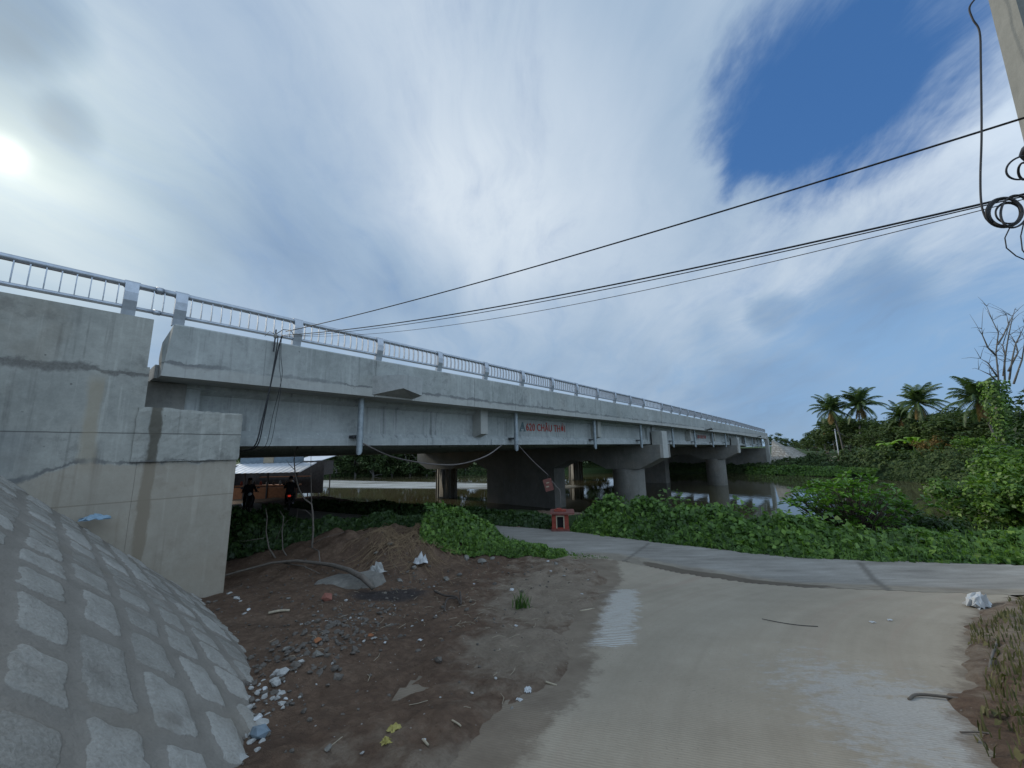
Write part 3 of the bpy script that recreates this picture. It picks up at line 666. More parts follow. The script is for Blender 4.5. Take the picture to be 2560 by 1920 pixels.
# ------------------------------------------------------------------ the bridge
P0 = 8.7; P1 = 33.4
JO = [1.08, 25.85, 50.5, 75.2]
def build_bridge():
    root = thing('road_bridge', 'long grey concrete girder bridge crossing the brown river on round piers', 'bridge', B(13, 20, 1.5))
    con = MAT['parapet_concrete']; gir = MAT['girder_concrete']; pier = MAT['pier_concrete']
    # deck slabs, one per span
    for i in range(3):
        a, b = JO[i] + .02, JO[i + 1] - .02
        m = MB(); m.sweep([(P0 + .34, 2.98), (P1 - .3, 2.60), (P1 - .3, 2.84), (P0 + .34, 3.22)][::-1], a, b, 8); m.build('deck_slab', MAT['plain_concrete'], root)
        # girders: I sections with a heavy bottom flange, falling away with the cross slope
        for k in range(11):
            p = 9.42 + k * 2.24; dz = -.0155 * (p - 9.4)
            pr = [(p, 1.80), (p + .50, 1.80), (p + .50, 1.97), (p + .36, 2.13), (p + .36, 2.80), (p + .52, 2.90), (p + .52, 2.99), (p - .02, 2.99), (p - .02, 2.90), (p + .14, 2.80), (p + .14, 2.13), (p, 1.97)]
            pr = [(q, z + dz) for q, z in pr]
            m = MB(); m.sweep(pr[::-1], a + .12, b - .12, 6)
            if k == 0:
                for s0, s1 in ((a + .12, a + .75), (b - .75, b - .12)):       # thick end blocks
                    m.sbox(s0, s1, p - .004, p + .2, 1.805, 2.97)
            m.build('girder', gir, root)
    # parapet panels, cast between joints
    edges = [[1.12, 5.15, 8.64, 10.68, 12.7, 14.88, 17.3, 19.0, 21.1, 23.4, 25.83], list(np.linspace(25.88, 50.47, 9)), list(np.linspace(50.53, 75.1, 9))]
    for e in edges:
        for i in range(len(e) - 1):
            a, b = e[i] + .007, e[i + 1] - .007
            prof = [(P0, 2.98), (P0 + .34, 2.98), (P0 + .34, 3.22), (P0 + .42, 3.3), (P0 + .42, 3.42), (P0 + .30, 3.62), (P0 + .28, 3.90), (P0 + .25, 3.93), (P0 + .03, 3.93), (P0, 3.90)]
            if abs(a - 1.127) < .02:
                m = MB(); m.sweep(prof[::-1], a + .12, b, 3)
                # chamfered, chipped end
                k = len(prof); V = [B(a + .12, p, z) for p, z in prof] + [B(a + (.10 if z > 3.8 else .02), p, min(z, 3.86)) for p, z in prof]
                m.add(V, [(j, (j + 1) % k, k + (j + 1) % k, k + j) for j in range(k)] + [tuple(k + j for j in reversed(range(k)))])
                m.build('parapet_panel', con, root)
            else:
                m = MB(); m.sweep(prof[::-1], a, b, 2); m.build('parapet_panel', con, root)
    # lamp pedestals cantilevered from the parapet
    for s in (5.72, 37.2, 65.6):
        m = MB(); pl = [(-.66, 0., 3.02, 3.50), (-.06, -.46, 3.20, 3.55), (.52, -.46, 3.06, 3.53), (.56, 0., 3.02, 3.50), (.5, .02, 3.02, 3.50)][:4]
        V = [B(s + a_, P0 + .01 + q_, z0_) for a_, q_, z0_, z1_ in pl] + [B(s + a_, P0 + .01 + q_, z1_) for a_, q_, z0_, z1_ in pl]
        m.hexa(V); m.build('lamp_pedestal', MAT['plain_concrete'], root)
    # diaphragm ends standing on the girder face
    for s in (9.55, 17.95, 34.0, 42.2, 58.6, 66.8):
        m = MB(); V = []
        for p, z0 in ((9.6, 2.02), (9.16, 2.16)):
            for a in (-.17, .17): V += [B(s + a, p, z0), B(s + a, p, 2.985)]
        m.add(V, [(0, 1, 5, 4), (2, 6, 7, 3), (4, 5, 7, 6), (0, 4, 6, 2), (1, 3, 7, 5), (0, 2, 3, 1)]); m.build('diaphragm_end', con, root)
    # drain pipes with brackets
    for s in (5.05, 11.24, 17.38, 23.3, 29.3, 35.0, 41.1, 46.7, 52.6, 58.2, 63.8, 68.8, 72.6):
        m = MB(); p = 9.15; r = .075
        q = [B(s, p, z) for z in (3.0, 2.0)]; m.tube([B(s, p, 2.99), B(s, p, 2.05)], r, 16); m.tube([B(s, p, 2.07), B(s, p, 1.92)], r * 1.12, 16)
        # cut-off spout at the foot
        V = []; n = 16
        for z in (1.92, 0):
            for k in range(n):
                g = 2 * math.pi * k / n
                zz = z if z else 1.66 + .10 * math.cos(g - .9)
                V.append(B(s + r * math.cos(g), p + r * math.sin(g), zz))
        m.add(V, [(k, n + k, n + (k + 1) % n, (k + 1) % n) for k in range(n)])
        o = m.build('drain_pipe', MAT['pipe_steel'], root, smooth=False)
        k = MB(); k.sbox(s - .14, s + .10, 9.22, 9.42, 1.99, 2.05); k.build('pipe_bracket', MAT['dark_steel'], o)
    # piers: cap with two arched soffits, two round columns, a middle wall and a shear block on the end
    for i, s in enumerate((25.85, 50.5)):
        pr_ = thing('pier', '', ''); 
        for kk in ('label', 'category'): del pr_[kk]
        pr_.parent = root; pr_.location = Vector(B(s, 20, 0)) - Vector(root.location)
        bpy.context.view_layer.update()
        cs = lambda p: -.013 * (p - 9.4)
        low = [(8.62, .92), (10.05, .22), (12.35, .19), (13.7, .78), (15.4, .76), (16.9, .12), (23.8, .04), (25.2, .62), (27.0, .60), (28.2, -.05), (31.9, -.08), (33.5, .62), (33.5, 1.45)]
        m = MB(); top = [(33.5, 1.46), (8.62, 1.74)]
        k = [(p, z) for p, z in low[:-1]]
        n = len(k); V = []
        for ds in (-.95, .95):
            for p, z in k: V.append(B(s + ds, p, z))
            for p, z in k: V.append(B(s + ds, p, 1.74 + cs(p)))
        F = []
        for d in (0, 1):
            o = d * 2 * n
            for j in range(n - 1):
                q = (o + j, o + j + 1, o + n + j + 1, o + n + j); F.append(q if d == 0 else q[::-1])
        for j in range(n - 1):
            F.append((j + 1, j, 2 * n + j, 2 * n + j + 1)); F.append((n + j, n + j + 1, 3 * n + j + 1, 3 * n + j))
        F.append((0, n, 3 * n, 2 * n)); F.append((n - 1, 3 * n - 1, 4 * n - 1, 2 * n - 1))
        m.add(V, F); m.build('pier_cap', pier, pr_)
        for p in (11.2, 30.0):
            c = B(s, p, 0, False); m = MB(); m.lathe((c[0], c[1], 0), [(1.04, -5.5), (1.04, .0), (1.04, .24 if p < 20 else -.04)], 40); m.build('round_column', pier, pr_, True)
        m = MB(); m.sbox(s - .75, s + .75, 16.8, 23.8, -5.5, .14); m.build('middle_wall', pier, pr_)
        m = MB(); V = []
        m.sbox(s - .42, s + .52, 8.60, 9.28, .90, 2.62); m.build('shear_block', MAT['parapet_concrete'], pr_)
    # lettering on the first two spans
    for s0, rows in ((12.38, 1), (37.45, 2)):
        cu = bpy.data.curves.new('lettering', 'FONT'); cu.body = '620 CH\u00c2U TH\u1edaI'; cu.size = .42; cu.extrude = .003; cu.offset = .004; cu.space_character = 1.06
        to = bpy.data.objects.new('lettering', cu); COL.objects.link(to); bpy.context.view_layer.update()
        dg = bpy.context.evaluated_depsgraph_get(); me = bpy.data.meshes.new_from_object(to.evaluated_get(dg)); bpy.data.objects.remove(to)
        V = np.array([v.co for v in me.vertices]); w = V[:, 0].max() - V[:, 0].min(); kx = 2.92 / w; x0 = V[:, 0].min()
        for v in me.vertices:
            s = s0 + (v.co.x - x0) * kx; z = 2.36 + v.co.y * 1.0
            q = B(s, 9.545 - v.co.z, z); v.co = Vector(q) - Vector(root.location)
        me.materials.clear(); me.materials.append(MAT['faded_red'])
        o = bpy.data.objects.new('lettering', me); COL.objects.link(o); o.parent = root; o['label'] = 'red painted letters and numerals on the girder'
        # small emblem before the words: a hollow triangle on feet with a crossbar
        m = MB(); e0 = s0 - .40
        def bar(a, b, w_):
            (ax, az), (bx, bz) = a, b; L = math.hypot(bx - ax, bz - az); nx, nz = -(bz - az) / L * w_, (bx - ax) / L * w_
            V = [B(e0 + x, pp, 2.34 + z) for pp in (9.538, 9.562) for x, z in ((ax + nx, az + nz), (ax - nx, az - nz), (bx - nx, bz - nz), (bx + nx, bz + nz))]
            m.hexa(V)
        bar((.17, .34), (.02, .02), .022); bar((.17, .34), (.32, .02), .022); bar((.07, .10), (.27, .10), .022); bar((.17, .34), (.17, .10), .02); bar((-.01, .0), (.10, .0), .02); bar((.24, .0), (.35, .0), .02)
        m.build('emblem', MAT['emblem_paint'], root)
        if rows == 2:
            m = MB(); m.sbox(s0 + .35, s0 + 2.5, 9.408, 9.425, 1.85, 1.89); m.build('painted_line', MAT['emblem_paint'], root)
    return root
bridge = build_bridge()

def build_railing():
    root = thing('bridge_railing', 'galvanised steel railing with two pipe rails and flat bars along the bridge parapet', 'railing', B(10, P0 + .15, 3.93))
    st = MAT['galvanised_steel']; pc = P0 + .15
    posts = [-3.35, -1.35, .65] + list(np.arange(1.30, 25.0, 1.995)) 
    posts += list(np.arange(26.5, 50.0, 1.97)) + list(np.arange(51.1, 75.0, 1.98))
    posts = sorted(float(q) for q in posts)
    for s in posts:
        m = MB()
        pf = [(.075, .0), (.05, .12), (.005, .28), (-.005, .42), (.02, .55), (.03, .60)]      # bent plate seen from the side
        for ds in (-.085, .067):
            V = [B(s + ds + e, pc + q, 3.925 + z) for e in (0, .018) for q, z in pf] + [B(s + ds + e, pc + q - .09, 3.925 + z) for e in (0, .018) for q, z in pf]
            n = len(pf); F = []
            for j in range(n - 1):
                F += [(j, j + 1, 2 * n + j + 1, 2 * n + j), (n + j, 3 * n + j, 3 * n + j + 1, n + j + 1), (j, n + j, n + j + 1, j + 1), (2 * n + j, 2 * n + j + 1, 3 * n + j + 1, 3 * n + j)]
            F += [(n - 1, 2 * n - 1, 4 * n - 1, 3 * n - 1)]
            m.add(V, F)
        n = len(pf); V = [B(s + e, pc + q - .088, 3.925 + z) for e in (-.085, .085) for q, z in pf] + [B(s + e, pc + q - .098, 3.925 + z) for e in (-.085, .085) for q, z in pf]
        F = []
        for j in range(n - 1): F += [(j, n + j, n + j + 1, j + 1), (2 * n + j, 2 * n + j + 1, 3 * n + j + 1, 3 * n + j), (j, j + 1, 2 * n + j + 1, 2 * n + j), (n + j, 3 * n + j, 3 * n + j + 1, n + j + 1)]
        m.add(V, F)
        m.tube([B(s - .10, pc, 4.50), B(s + .10, pc, 4.50)], .066, 14)
        m.build('post', st, root)
    segs = [(-6., 1.0), (1.0, 25.85), (25.85, 50.5), (50.5, 75.2)]
    for a, b in segs:
        for nm, z, r in (('top_rail', 4.50, .052), ('bottom_rail', 4.10, .036)):
            m = MB(); m.tube([B(q, pc, z) for q in np.linspace(a, b, 26)], r, 12); o = m.build(nm, st, root, True)
            if b < 70:
                k = MB(); k.tube([B(b - .045, pc, z), B(b + .045, pc, z)], r * 1.22, 14); k.build('sleeve', st, o, True)
    bal = []
    for a, b in zip(posts[:-1], posts[1:]):
        if b - a < 1.5:
            if a > 0 and a < 1: bal += [.93, 1.07]
            continue
        n = 13; bal += [a + (b - a) * (k + .0) / n for k in range(1, n)]
    def bar(m, s):
        prof = [(0, .0), (.018, .10), (.026, .20), (.018, .30), (0, .40)]
        V = []
        for q, z in prof:
            for e, d in ((-.007, -.030), (.007, -.030), (.007, .030), (-.007, .030)): V.append(B(s + e, pc + d - q, 4.10 + z))
        F = []
        for j in range(len(prof) - 1):
            for k in range(4): F.append((j * 4 + k, j * 4 + (k + 1) % 4, j * 4 + 4 + (k + 1) % 4, j * 4 + 4 + k))
        m.add(V, F)
    bal.sort(key=lambda q: abs(q - .0)); first = [q for q in bal if q > -2.4][:100]; rest = [q for q in bal if q not in first]
    for s in first: m = MB(); bar(m, s); m.build('baluster', st, root)
    m = MB()
    for s in rest: bar(m, s)
    stuff(m.build('far_balusters', st, root))
build_railing()

def build_abutments():
    con = MAT['abutment_concrete']
    r = thing('bridge_abutment', 'stained grey concrete abutment and wing wall rising from the pitched stone slope on the left', 'abutment', B(1, 8.7, -.8, False))
    m = MB()
    m.sbox(-9., 1.0, P0, P0 + .45, -1.4, 3.10, prof=False); m.build('wing_wall', con, r)
    m = MB(); m.sweep([(P0, 3.10), (P0 + .42, 3.10), (P0 + .42, 3.42), (P0 + .30, 3.62), (P0 + .28, 3.93), (P0, 3.93)][::-1], -9., .965, 1, pr=False); m.build('wing_parapet', con, r)
    # stem with a slightly proud, rough upper block
    m = MB(); m.sbox(1.003, 2.36, P0 + .004, 33.4, -1.6, 1.54, prof=False); m.build('stem', con, r)
    m = MB(); n = 22; k = 14
    V = []; F = []
    rr = random.Random(4)
    for j in range(k + 1):
        for i in range(n + 1):
            s = .93 + (2.38 - .93) * i / n; z = 1.54 + .89 * j / k
            ed = 1 if i in (0, n) or j == k else 0
            zz = z - (.05 * max(0, (i / n - .25)) if j == k else 0) + rr.uniform(-.012, .012) * (j > 0)
            V.append(B(s + ed * rr.uniform(-.012, .012), P0 - .035 + rr.uniform(-.005, .004) + (.012 if ed else 0), zz, False))
    for j in range(k):
        for i in range(n): a = j * (n + 1) + i; F.append((a, a + 1, a + n + 2, a + n + 1))
    o0 = len(V)
    for i in range(n + 1): V.append(B(.93 + 1.45 * i / n, 33.4, 2.42, False))
    for i in range(n): a = k * (n + 1) + i; F.append((a, a + 1, o0 + i + 1, o0 + i))
    o1 = len(V); V += [B(2.38, 33.4, 1.54, False), B(.93, 33.4, 1.54, False)]
    F.append(tuple([j * (n + 1) + n for j in range(k + 1)][::-1] + [o1, o0 + n])); F.append(tuple([j * (n + 1) for j in range(k + 1)] + [o0, o1 + 1]))
    m.add(V, F); m.build('bearing_block', con, r)
    m = MB(); m.sbox(.55, .98, P0 + .47, 33.3, 1.5, 3.0, prof=False); m.build('back_wall', MAT['plain_concrete'], r)
    m = MB(); m.sbox(1.05, 1.62, 9.35, 9.9, 2.44, 2.96, prof=False); m.build('end_diaphragm', MAT['pier_concrete'], r)
    f = thing('bridge_abutment', 'far concrete abutment with a pale corner pillar where the bridge meets the grey stone cone', 'abutment', B(75.5, 8.7, -1.5, False))
    m = MB(); m.sbox(75.25, 76.2, 9.1, 33.4, -3.2, 1.55); m.build('stem', MAT['pier_concrete'], f)
    m = MB(); m.sbox(75.25, 75.95, 8.62, 9.08, -3.0, 3.9); m.build('corner_pillar', MAT['parapet_concrete'], f)
    m = MB(); m.sbox(75.97, 77.6, 8.72, 9.08, -2.0, 3.1, n=1); m.build('wing_wall', MAT['plain_concrete'], f)
build_abutments()

# ------------------------------------------------------------------ pitched stone slopes
def stone_slope(name, label, foot, slope, zf, s0, s1, p0, p1, step, cw, ch, zmax, seed, sd=1):
    # dense foot curve by Catmull-Rom
    pts = [np.array(q, float) for q in foot]; C = []
    for i in range(1, len(pts) - 2):
        for t in np.linspace(0, 1, 24, endpoint=False):
            a, b, c, d = pts[i - 1:i + 3]; C.append(.5 * ((2 * b) + (c - a) * t + (2 * a - 5 * b + 4 * c - d) * t * t + (3 * b - a - 3 * c + d) * t ** 3))
    C = np.array(C); L = np.concatenate([[0], np.cumsum(np.hypot(*np.diff(C, axis=0).T))])
    gs = np.arange(s0, s1 + step, step); gp = np.arange(p0, p1 + 1e-6, step); gp[-1] = p1
    S, Pp = np.meshgrid(gs, gp); s = S.ravel(); p = Pp.ravel()
    d2 = np.full(len(s), 1e9); ar = np.zeros(len(s)); sg = np.zeros(len(s))
    for i in range(len(C) - 1):
        e = C[i + 1] - C[i]; t = np.clip(((s - C[i, 0]) * e[0] + (p - C[i, 1]) * e[1]) / (e @ e), 0, 1)
        dx = s - C[i, 0] - t * e[0]; dy = p - C[i, 1] - t * e[1]; q = dx * dx + dy * dy
        b = q < d2; d2 = np.where(b, q, d2); ar = np.where(b, L[i] + t * math.sqrt(e @ e), ar); sg = np.where(b, np.sign(e[0] * dy - e[1] * dx), sg)
    d = np.where(sg * sd < 0, np.sqrt(d2), -np.sqrt(d2))
    h = d * math.hypot(1, slope)                     # distance up the slope
    if sd == 1: ar = 20 - p; h = (2.1 - s) * math.hypot(1, slope)      # courses laid straight along the plane
    wx = (fbm(ar * .8, h * .8 + 3, 3) - .5) * .35; wy = (fbm(ar * .8 + 20, h * .8, 3) - .5) * .25
    row = np.floor((h + wy) / ch); fy = (h + wy) / ch - row
    r2 = np.random.default_rng(seed); rt = r2.random((512, 512))
    off = rt[(row.astype(int)) % 512, 7]; cwid = cw * (.8 + .5 * rt[row.astype(int) % 512, 11])
    cx = np.floor((ar + wx) / cwid + off); fx = (ar + wx) / cwid + off - cx
    ri = row.astype(int) % 512; ci = cx.astype(int) % 512
    tone = rt[ri, ci]; g1 = rt[(ri + 91) % 512, ci]; g2 = rt[ri, (ci + 57) % 512]
    mx = (.09 + .09 * g1); my = (.11 + .09 * g2)
    ex = (np.minimum(fx - mx * .6, 1 - mx - fx)) * cwid; ey = (np.minimum(fy - my * .6, 1 - my - fy)) * ch
    rc = .045
    ed = np.where((ex < rc) & (ey < rc), rc - np.hypot(np.minimum(ex - rc, 0), np.minimum(ey - rc, 0)), np.minimum(ex, ey))
    ed = ed + (fbm(s * 9, p * 9, 4) - .5) * .055
    st = sstep(ed, -.012, .03)
    z = zf + slope * d + (fbm(s * 1.3, p * 1.3, 4) - .5) * .03
    z = z + st * (.016 + .03 * (tone - .4)) + st * (fbm(s * 16, p * 16, 4) - .5) * .035 + (fbm(s * 30, p * 30, 2) - .5) * .006
    z = np.minimum(z, zmax)
    X = s * U[0] + p * N[0]; Y = s * U[1] + p * N[1]
    F = grid_faces(len(gs), len(gp)); keep = (d[F] > -.25).any(1); F = F[keep]
    us = np.unique(F); mp = np.full(len(s), -1); mp[us] = np.arange(len(us))
    o = mesh_np(name, np.stack([X, Y, z], 1)[us], mp[F], MAT['pitched_stone'], attrs=dict(stone=st[us], tone=tone[us]))
    tag(o, label, 'embankment'); return o
stone_slope('stone_slope', 'steep slope of square grey stones set in mortar filling the lower left corner', [(2.1, 16), (2.1, 12), (2.1, 8.9), (2.1, 6.4), (2.06, 4.7), (1.88, 3.4), (1.56, 2.2), (1.22, 1.0), (.9, -.3), (.7, -1.7), (.2, -3.2), (-1.0, -6), (-3, -9), (-5, -12)], .93, -.86, -5.0, 2.4, -3.0, 8.70, .025, .46, .37, 3.0, 5)
stone_slope('stone_slope', 'grey stone pitched cone beside the far end of the bridge', [(75.3, 20), (75.3, 14), (75.4, 8.5), (76.2, 5.0), (78.8, 3.3), (83.5, 2.7), (92, 4.0), (120, 4.6), (150, 4.6)], .74, -1.9, 75.2, 118, 1.0, 8.70, .16, .75, .55, 3.2, 9, -1)
# ------------------------------------------------------------------ vegetation
def at(px, py, Y):
    d = pix_dir(px, py); k = Y / d.y; return np.array([d.x * k, Y, CAMZ + d.z * k])
def leaves(C, Nm, size, aspect=.55, fold=.25, droop=.25, g=rng):
    """one folded four-point leaf per centre; returns V, F"""
    C = np.asarray(C, float); n = len(C); Nm = np.asarray(Nm, float)
    Nm = Nm / (np.linalg.norm(Nm, axis=1, keepdims=True) + 1e-9)
    r = g.normal(size=(n, 3)); r[:, 2] -= droop; a = r - (r * Nm).sum(1, keepdims=True) * Nm; a /= np.linalg.norm(a, axis=1, keepdims=True) + 1e-9
    b = np.cross(Nm, a); s = np.asarray(size, float)[:, None] * np.ones((n, 1)); w = s * aspect
    V = np.stack([C - a * s * .5, C - a * s * .05 + b * w * .5 + Nm * w * fold, C + a * s * .5 - Nm * s * .12, C - a * s * .05 - b * w * .5 + Nm * w * fold], 1).reshape(-1, 3)
    return V, np.arange(4 * n).reshape(-1, 4)
def join(parts):
    V = []; F = []; o = 0
    for v, f in parts: V.append(v); F.append(f + o); o += len(v)
    return np.concatenate(V), np.concatenate(F)
def blades(C, h, w, g=rng, lean=.5):
    n = len(C); az = g.uniform(0, 6.283, n); d = np.stack([np.cos(az), np.sin(az), np.zeros(n)], 1); sd = np.stack([-np.sin(az), np.cos(az), np.zeros(n)], 1)
    h = np.asarray(h, float)[:, None] * np.ones((n, 1)); l = g.uniform(.1, lean, (n, 1)) * h; up = np.array([0, 0, 1.])
    w = w * np.ones((n, 1))
    base = C; mid = C + up * h * .6 + d * l * .35; tip = C + up * h * .92 + d * l
    V = np.stack([base - sd * w, base + sd * w, mid + sd * w * .8, mid - sd * w * .8, tip + sd * w * .1, tip - sd * w * .1], 1).reshape(-1, 3)
    o = np.arange(n)[:, None] * 6
    F = np.concatenate([o + np.array([0, 1, 2, 3]), o + np.array([3, 2, 4, 5])])
    return V, F

def cover(name, label, pts, wid, H, n, size, mat, back=True, seed=1, grass=0, zl=0., cat='plants', front=.6, asp=.85):
    """creepers spilling over a strip that starts at the polyline and runs back from it"""
    g = np.random.default_rng(seed); P = np.array(pts, float); L = np.concatenate([[0], np.cumsum(np.hypot(*np.diff(P, axis=0).T))])
    def place(n):
        t = g.uniform(0, L[-1], n); x = np.interp(t, L, P[:, 0]); y = np.interp(t, L, P[:, 1])
        dx = np.interp(t + .1, L, P[:, 0]) - np.interp(t - .1, L, P[:, 0]); dy = np.interp(t + .1, L, P[:, 1]) - np.interp(t - .1, L, P[:, 1]); k = np.hypot(dx, dy) + 1e-9
        nx, ny = -dy / k, dx / k
        sgn = np.where(ny < 0, -1, 1) * (1 if back else -1); nx *= sgn; ny *= sgn
        w = g.uniform(0, 1, n) ** 1.25; W = np.interp(t / L[-1], np.linspace(0, 1, len(wid)), wid)
        ragged = (fbm(t * 1.6, t * 0 + seed, 4) - .5) * .5
        d = w * W + ragged * (1 - w) * .9
        x = x + nx * d; y = y + ny * d
        h0 = np.interp(t / L[-1], np.linspace(0, 1, len(H)), H)
        prof = sstep(w, -.02, front) ** .6 * (1 - .45 * sstep(w, .65, 1.))
        bm = .25 + 1.5 * fbm(x * 1.2 + seed, y * 1.2, 4)
        return x, y, w, h0 * prof * bm, nx, ny, h0
    x, y, w, h, nx, ny, h0 = place(n)
    z0 = terrain(x, y)[0]; u = 1 - np.abs(g.normal(0, .22, n)); u = np.clip(u, .02, 1.1)
    C = np.stack([x, y, z0 + zl + h * u + .02], 1)
    Nm = np.stack([-nx * (1.1 - w), -ny * (1.1 - w), .75 + w * .6], 1) + g.normal(0, .62, (n, 3))
    parts = [leaves(C, Nm, g.uniform(size * .5, size * 1.5, n), asp, .18, .5, g)]
    if grass:
        x, y, w, h, nx, ny, h0 = place(grass); z0 = terrain(x, y)[0]
        parts.append(blades(np.stack([x, y, z0 + zl + h * .5], 1), g.uniform(.15, .5, grass) * np.clip(h0 / .45, .15, 1.), .006, g))
    V, F = join(parts); o = mesh_np(name, V, F, MAT[mat], smooth=False)
    stuff(o, label, cat); return o

FAR_R = [(1.80, 13.15), (2.7, 12.3), (3.94, 11.42), (5.2, 10.5), (6.58, 9.6), (8.5, 9.15), (10.66, 8.75), (17, 6.4)]
cover('creeper_cover', 'thick broad leaved creepers spilling over the verge of the riverside road', FAR_R, [2.2, 2.6, 2.6, 2.2, 1.9, 2.0, 2.3, 2.6], [.75, .86, .82, .62, .34, .40, .52, .7, .8], 24000, .135, 'leaf_creeper', seed=3, grass=1600)
cover('climbing_weeds', 'loose lighter green sprigs standing up through the creepers', FAR_R, [2.0, 2.4, 2.4, 2.0, 1.7, 1.8, 2.2, 2.4], [.85, 1.0, .98, .78, .45, .5, .7, .9], 2600, .15, 'leaf_mid', seed=33, grass=900, asp=.6)
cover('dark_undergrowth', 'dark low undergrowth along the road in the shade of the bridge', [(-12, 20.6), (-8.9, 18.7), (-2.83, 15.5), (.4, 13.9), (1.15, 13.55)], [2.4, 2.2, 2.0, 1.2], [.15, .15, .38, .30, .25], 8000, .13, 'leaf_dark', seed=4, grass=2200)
cover('green_weeds', 'bright green creeping weeds on the heap between dirt and road', [(-2.3, 9.75), (-1.4, 9.75), (-.3, 9.85), (.9, 9.95), (1.3, 10.1)], [2.0, 1.7, 1.0, .35], [.55, .62, .38, .2, .12], 9000, .085, 'leaf_mid', seed=5, grass=1400, front=.35)
cover('roadside_grass', 'thin dark grass along the edge of the dirt by the road', [(-.6, 10.9), (.4, 10.35), (1.6, 9.95), (2.2, 9.75)], [.8, .6, .3], [.2, .12, .06, .03], 300, .06, 'grass_blade', seed=8, grass=1500)
cover('wild_plants', 'tangle of dark green plants behind the bare sapling beside the abutment', [(-8.6, 9.5), (-6.6, 9.9), (-4.6, 10.9), (-2.6, 11.2)], [4.0, 3.4, 2.4, 1.2], [.75, .85, .45, .38, .35], 17000, .12, 'leaf_dark', seed=6, grass=1800, front=.25)
cover('bank_vegetation', 'low green growth along the far waterline under the end of the bridge', [(27.5, 69.8), (33, 67.2), (39.5, 61.8), (43.5, 56.4), (45.2, 49.5)], [4., 4., 6., 7.], [.7, .7, .9, 1.7, 2.2], 13000, .40, 'leaf_far', seed=7, asp=.6)
cover('bank_vegetation', 'tall mixed growth along the water on the far right bank', [(43.4, 48), (44.0, 42), (45.4, 36), (48.5, 30)], [9., 9., 8.], [1.7, 2.1, 2.5, 2.9], 11000, .30, 'leaf_far', seed=27, asp=.6)
cover('floating_weed', 'mat of green water weed floating by the far bank', [(36.0, 62.2), (39.6, 58.5), (42.3, 53.8), (44., 48.5)], [2.8, 2.4, 2.2, 1.2], [.25, .22, .2], 3500, .3, 'leaf_mid', seed=17, zl=.6, asp=.7)
cover('bank_vegetation', 'dark growth along the far waterline left of the bridge piers', [(18, 76), (6, 74), (-4, 72.6), (-14, 73.6), (-24, 79), (-38, 77)], [4., 5., 5.], [1.5, 1.2, 1.2, 1.5], 9000, .45, 'leaf_far', seed=9, asp=.6)
cover('edge_grass', 'scruffy grass and dead stalks along the right edge of the ramp', [(2.25, 1.7), (2.75, 2.55), (3.75, 3.5), (5.5, 4.95), (6.9, 5.75)], [1.8, 1.6, 1.2], [.12, .10, .08], 250, .06, 'dry_grass', back=False, seed=10, grass=2600)

def make_tree(name, label, cat, loc, H, Rw, nl, ls, mat, bark, seed, ncl=46, trunk_h=.35, group=None, squash=.75, tr=.16):
    g = np.random.default_rng(seed); root = thing(name, label, cat, loc, 0., group)
    c0 = np.array([0, 0, H * (trunk_h + (1 - trunk_h) * .5)]); rz = H * (1 - trunk_h) * .55
    v = g.normal(size=(ncl, 3)); v /= np.linalg.norm(v, axis=1, keepdims=True); rad = g.uniform(.25, 1.0, (ncl, 1)) ** .6
    lob = 1 + .28 * np.sin(3 * np.arctan2(v[:, 1], v[:, 0]) + seed)[:, None] * g.uniform(.4, 1, (ncl, 1))
    cl = c0 + v * rad * lob * np.array([Rw, Rw, rz])
    cr = g.uniform(.16, .34, ncl) * Rw
    k = g.integers(0, ncl, nl); q = g.normal(size=(nl, 3)); q /= np.linalg.norm(q, axis=1, keepdims=True) + 1e-9
    rr = g.uniform(.2, 1., (nl, 1)) ** .5
    C = cl[k] + q * rr * cr[k][:, None] * np.array([1, 1, squash])
    C[:, 2] = np.maximum(C[:, 2], .1)
    Nm = q * .7 + np.array([0, 0, .55]) + g.normal(0, .4, (nl, 3))
    V, F = leaves(C, Nm, g.uniform(ls * .6, ls * 1.4, nl), .55, .2, .4, g)
    mesh_np('crown', V, F, MAT[mat], root, smooth=False)
    m = MB(); wob = lambda z: Vector((math.sin(z * .9 + seed) * .12, math.cos(z * .7 + seed) * .12, z))
    top = H * (trunk_h + .3); zz = np.linspace(-.4, top, 7)
    m.tube([wob(z) for z in zz], [tr * (1 - .65 * i / 6) for i in range(7)], 7)
    for j in range(9):
        e = Vector(cl[int(g.integers(0, ncl))]); b = wob(H * trunk_h * g.uniform(.7, 1.3)); md = (b + e) * .5 + Vector((0, 0, .15))
        m.tube([b, md, e], [tr * .42, tr * .26, tr * .1], 5)
    m.build('trunk', MAT[bark], root, True, world=False)
    return root
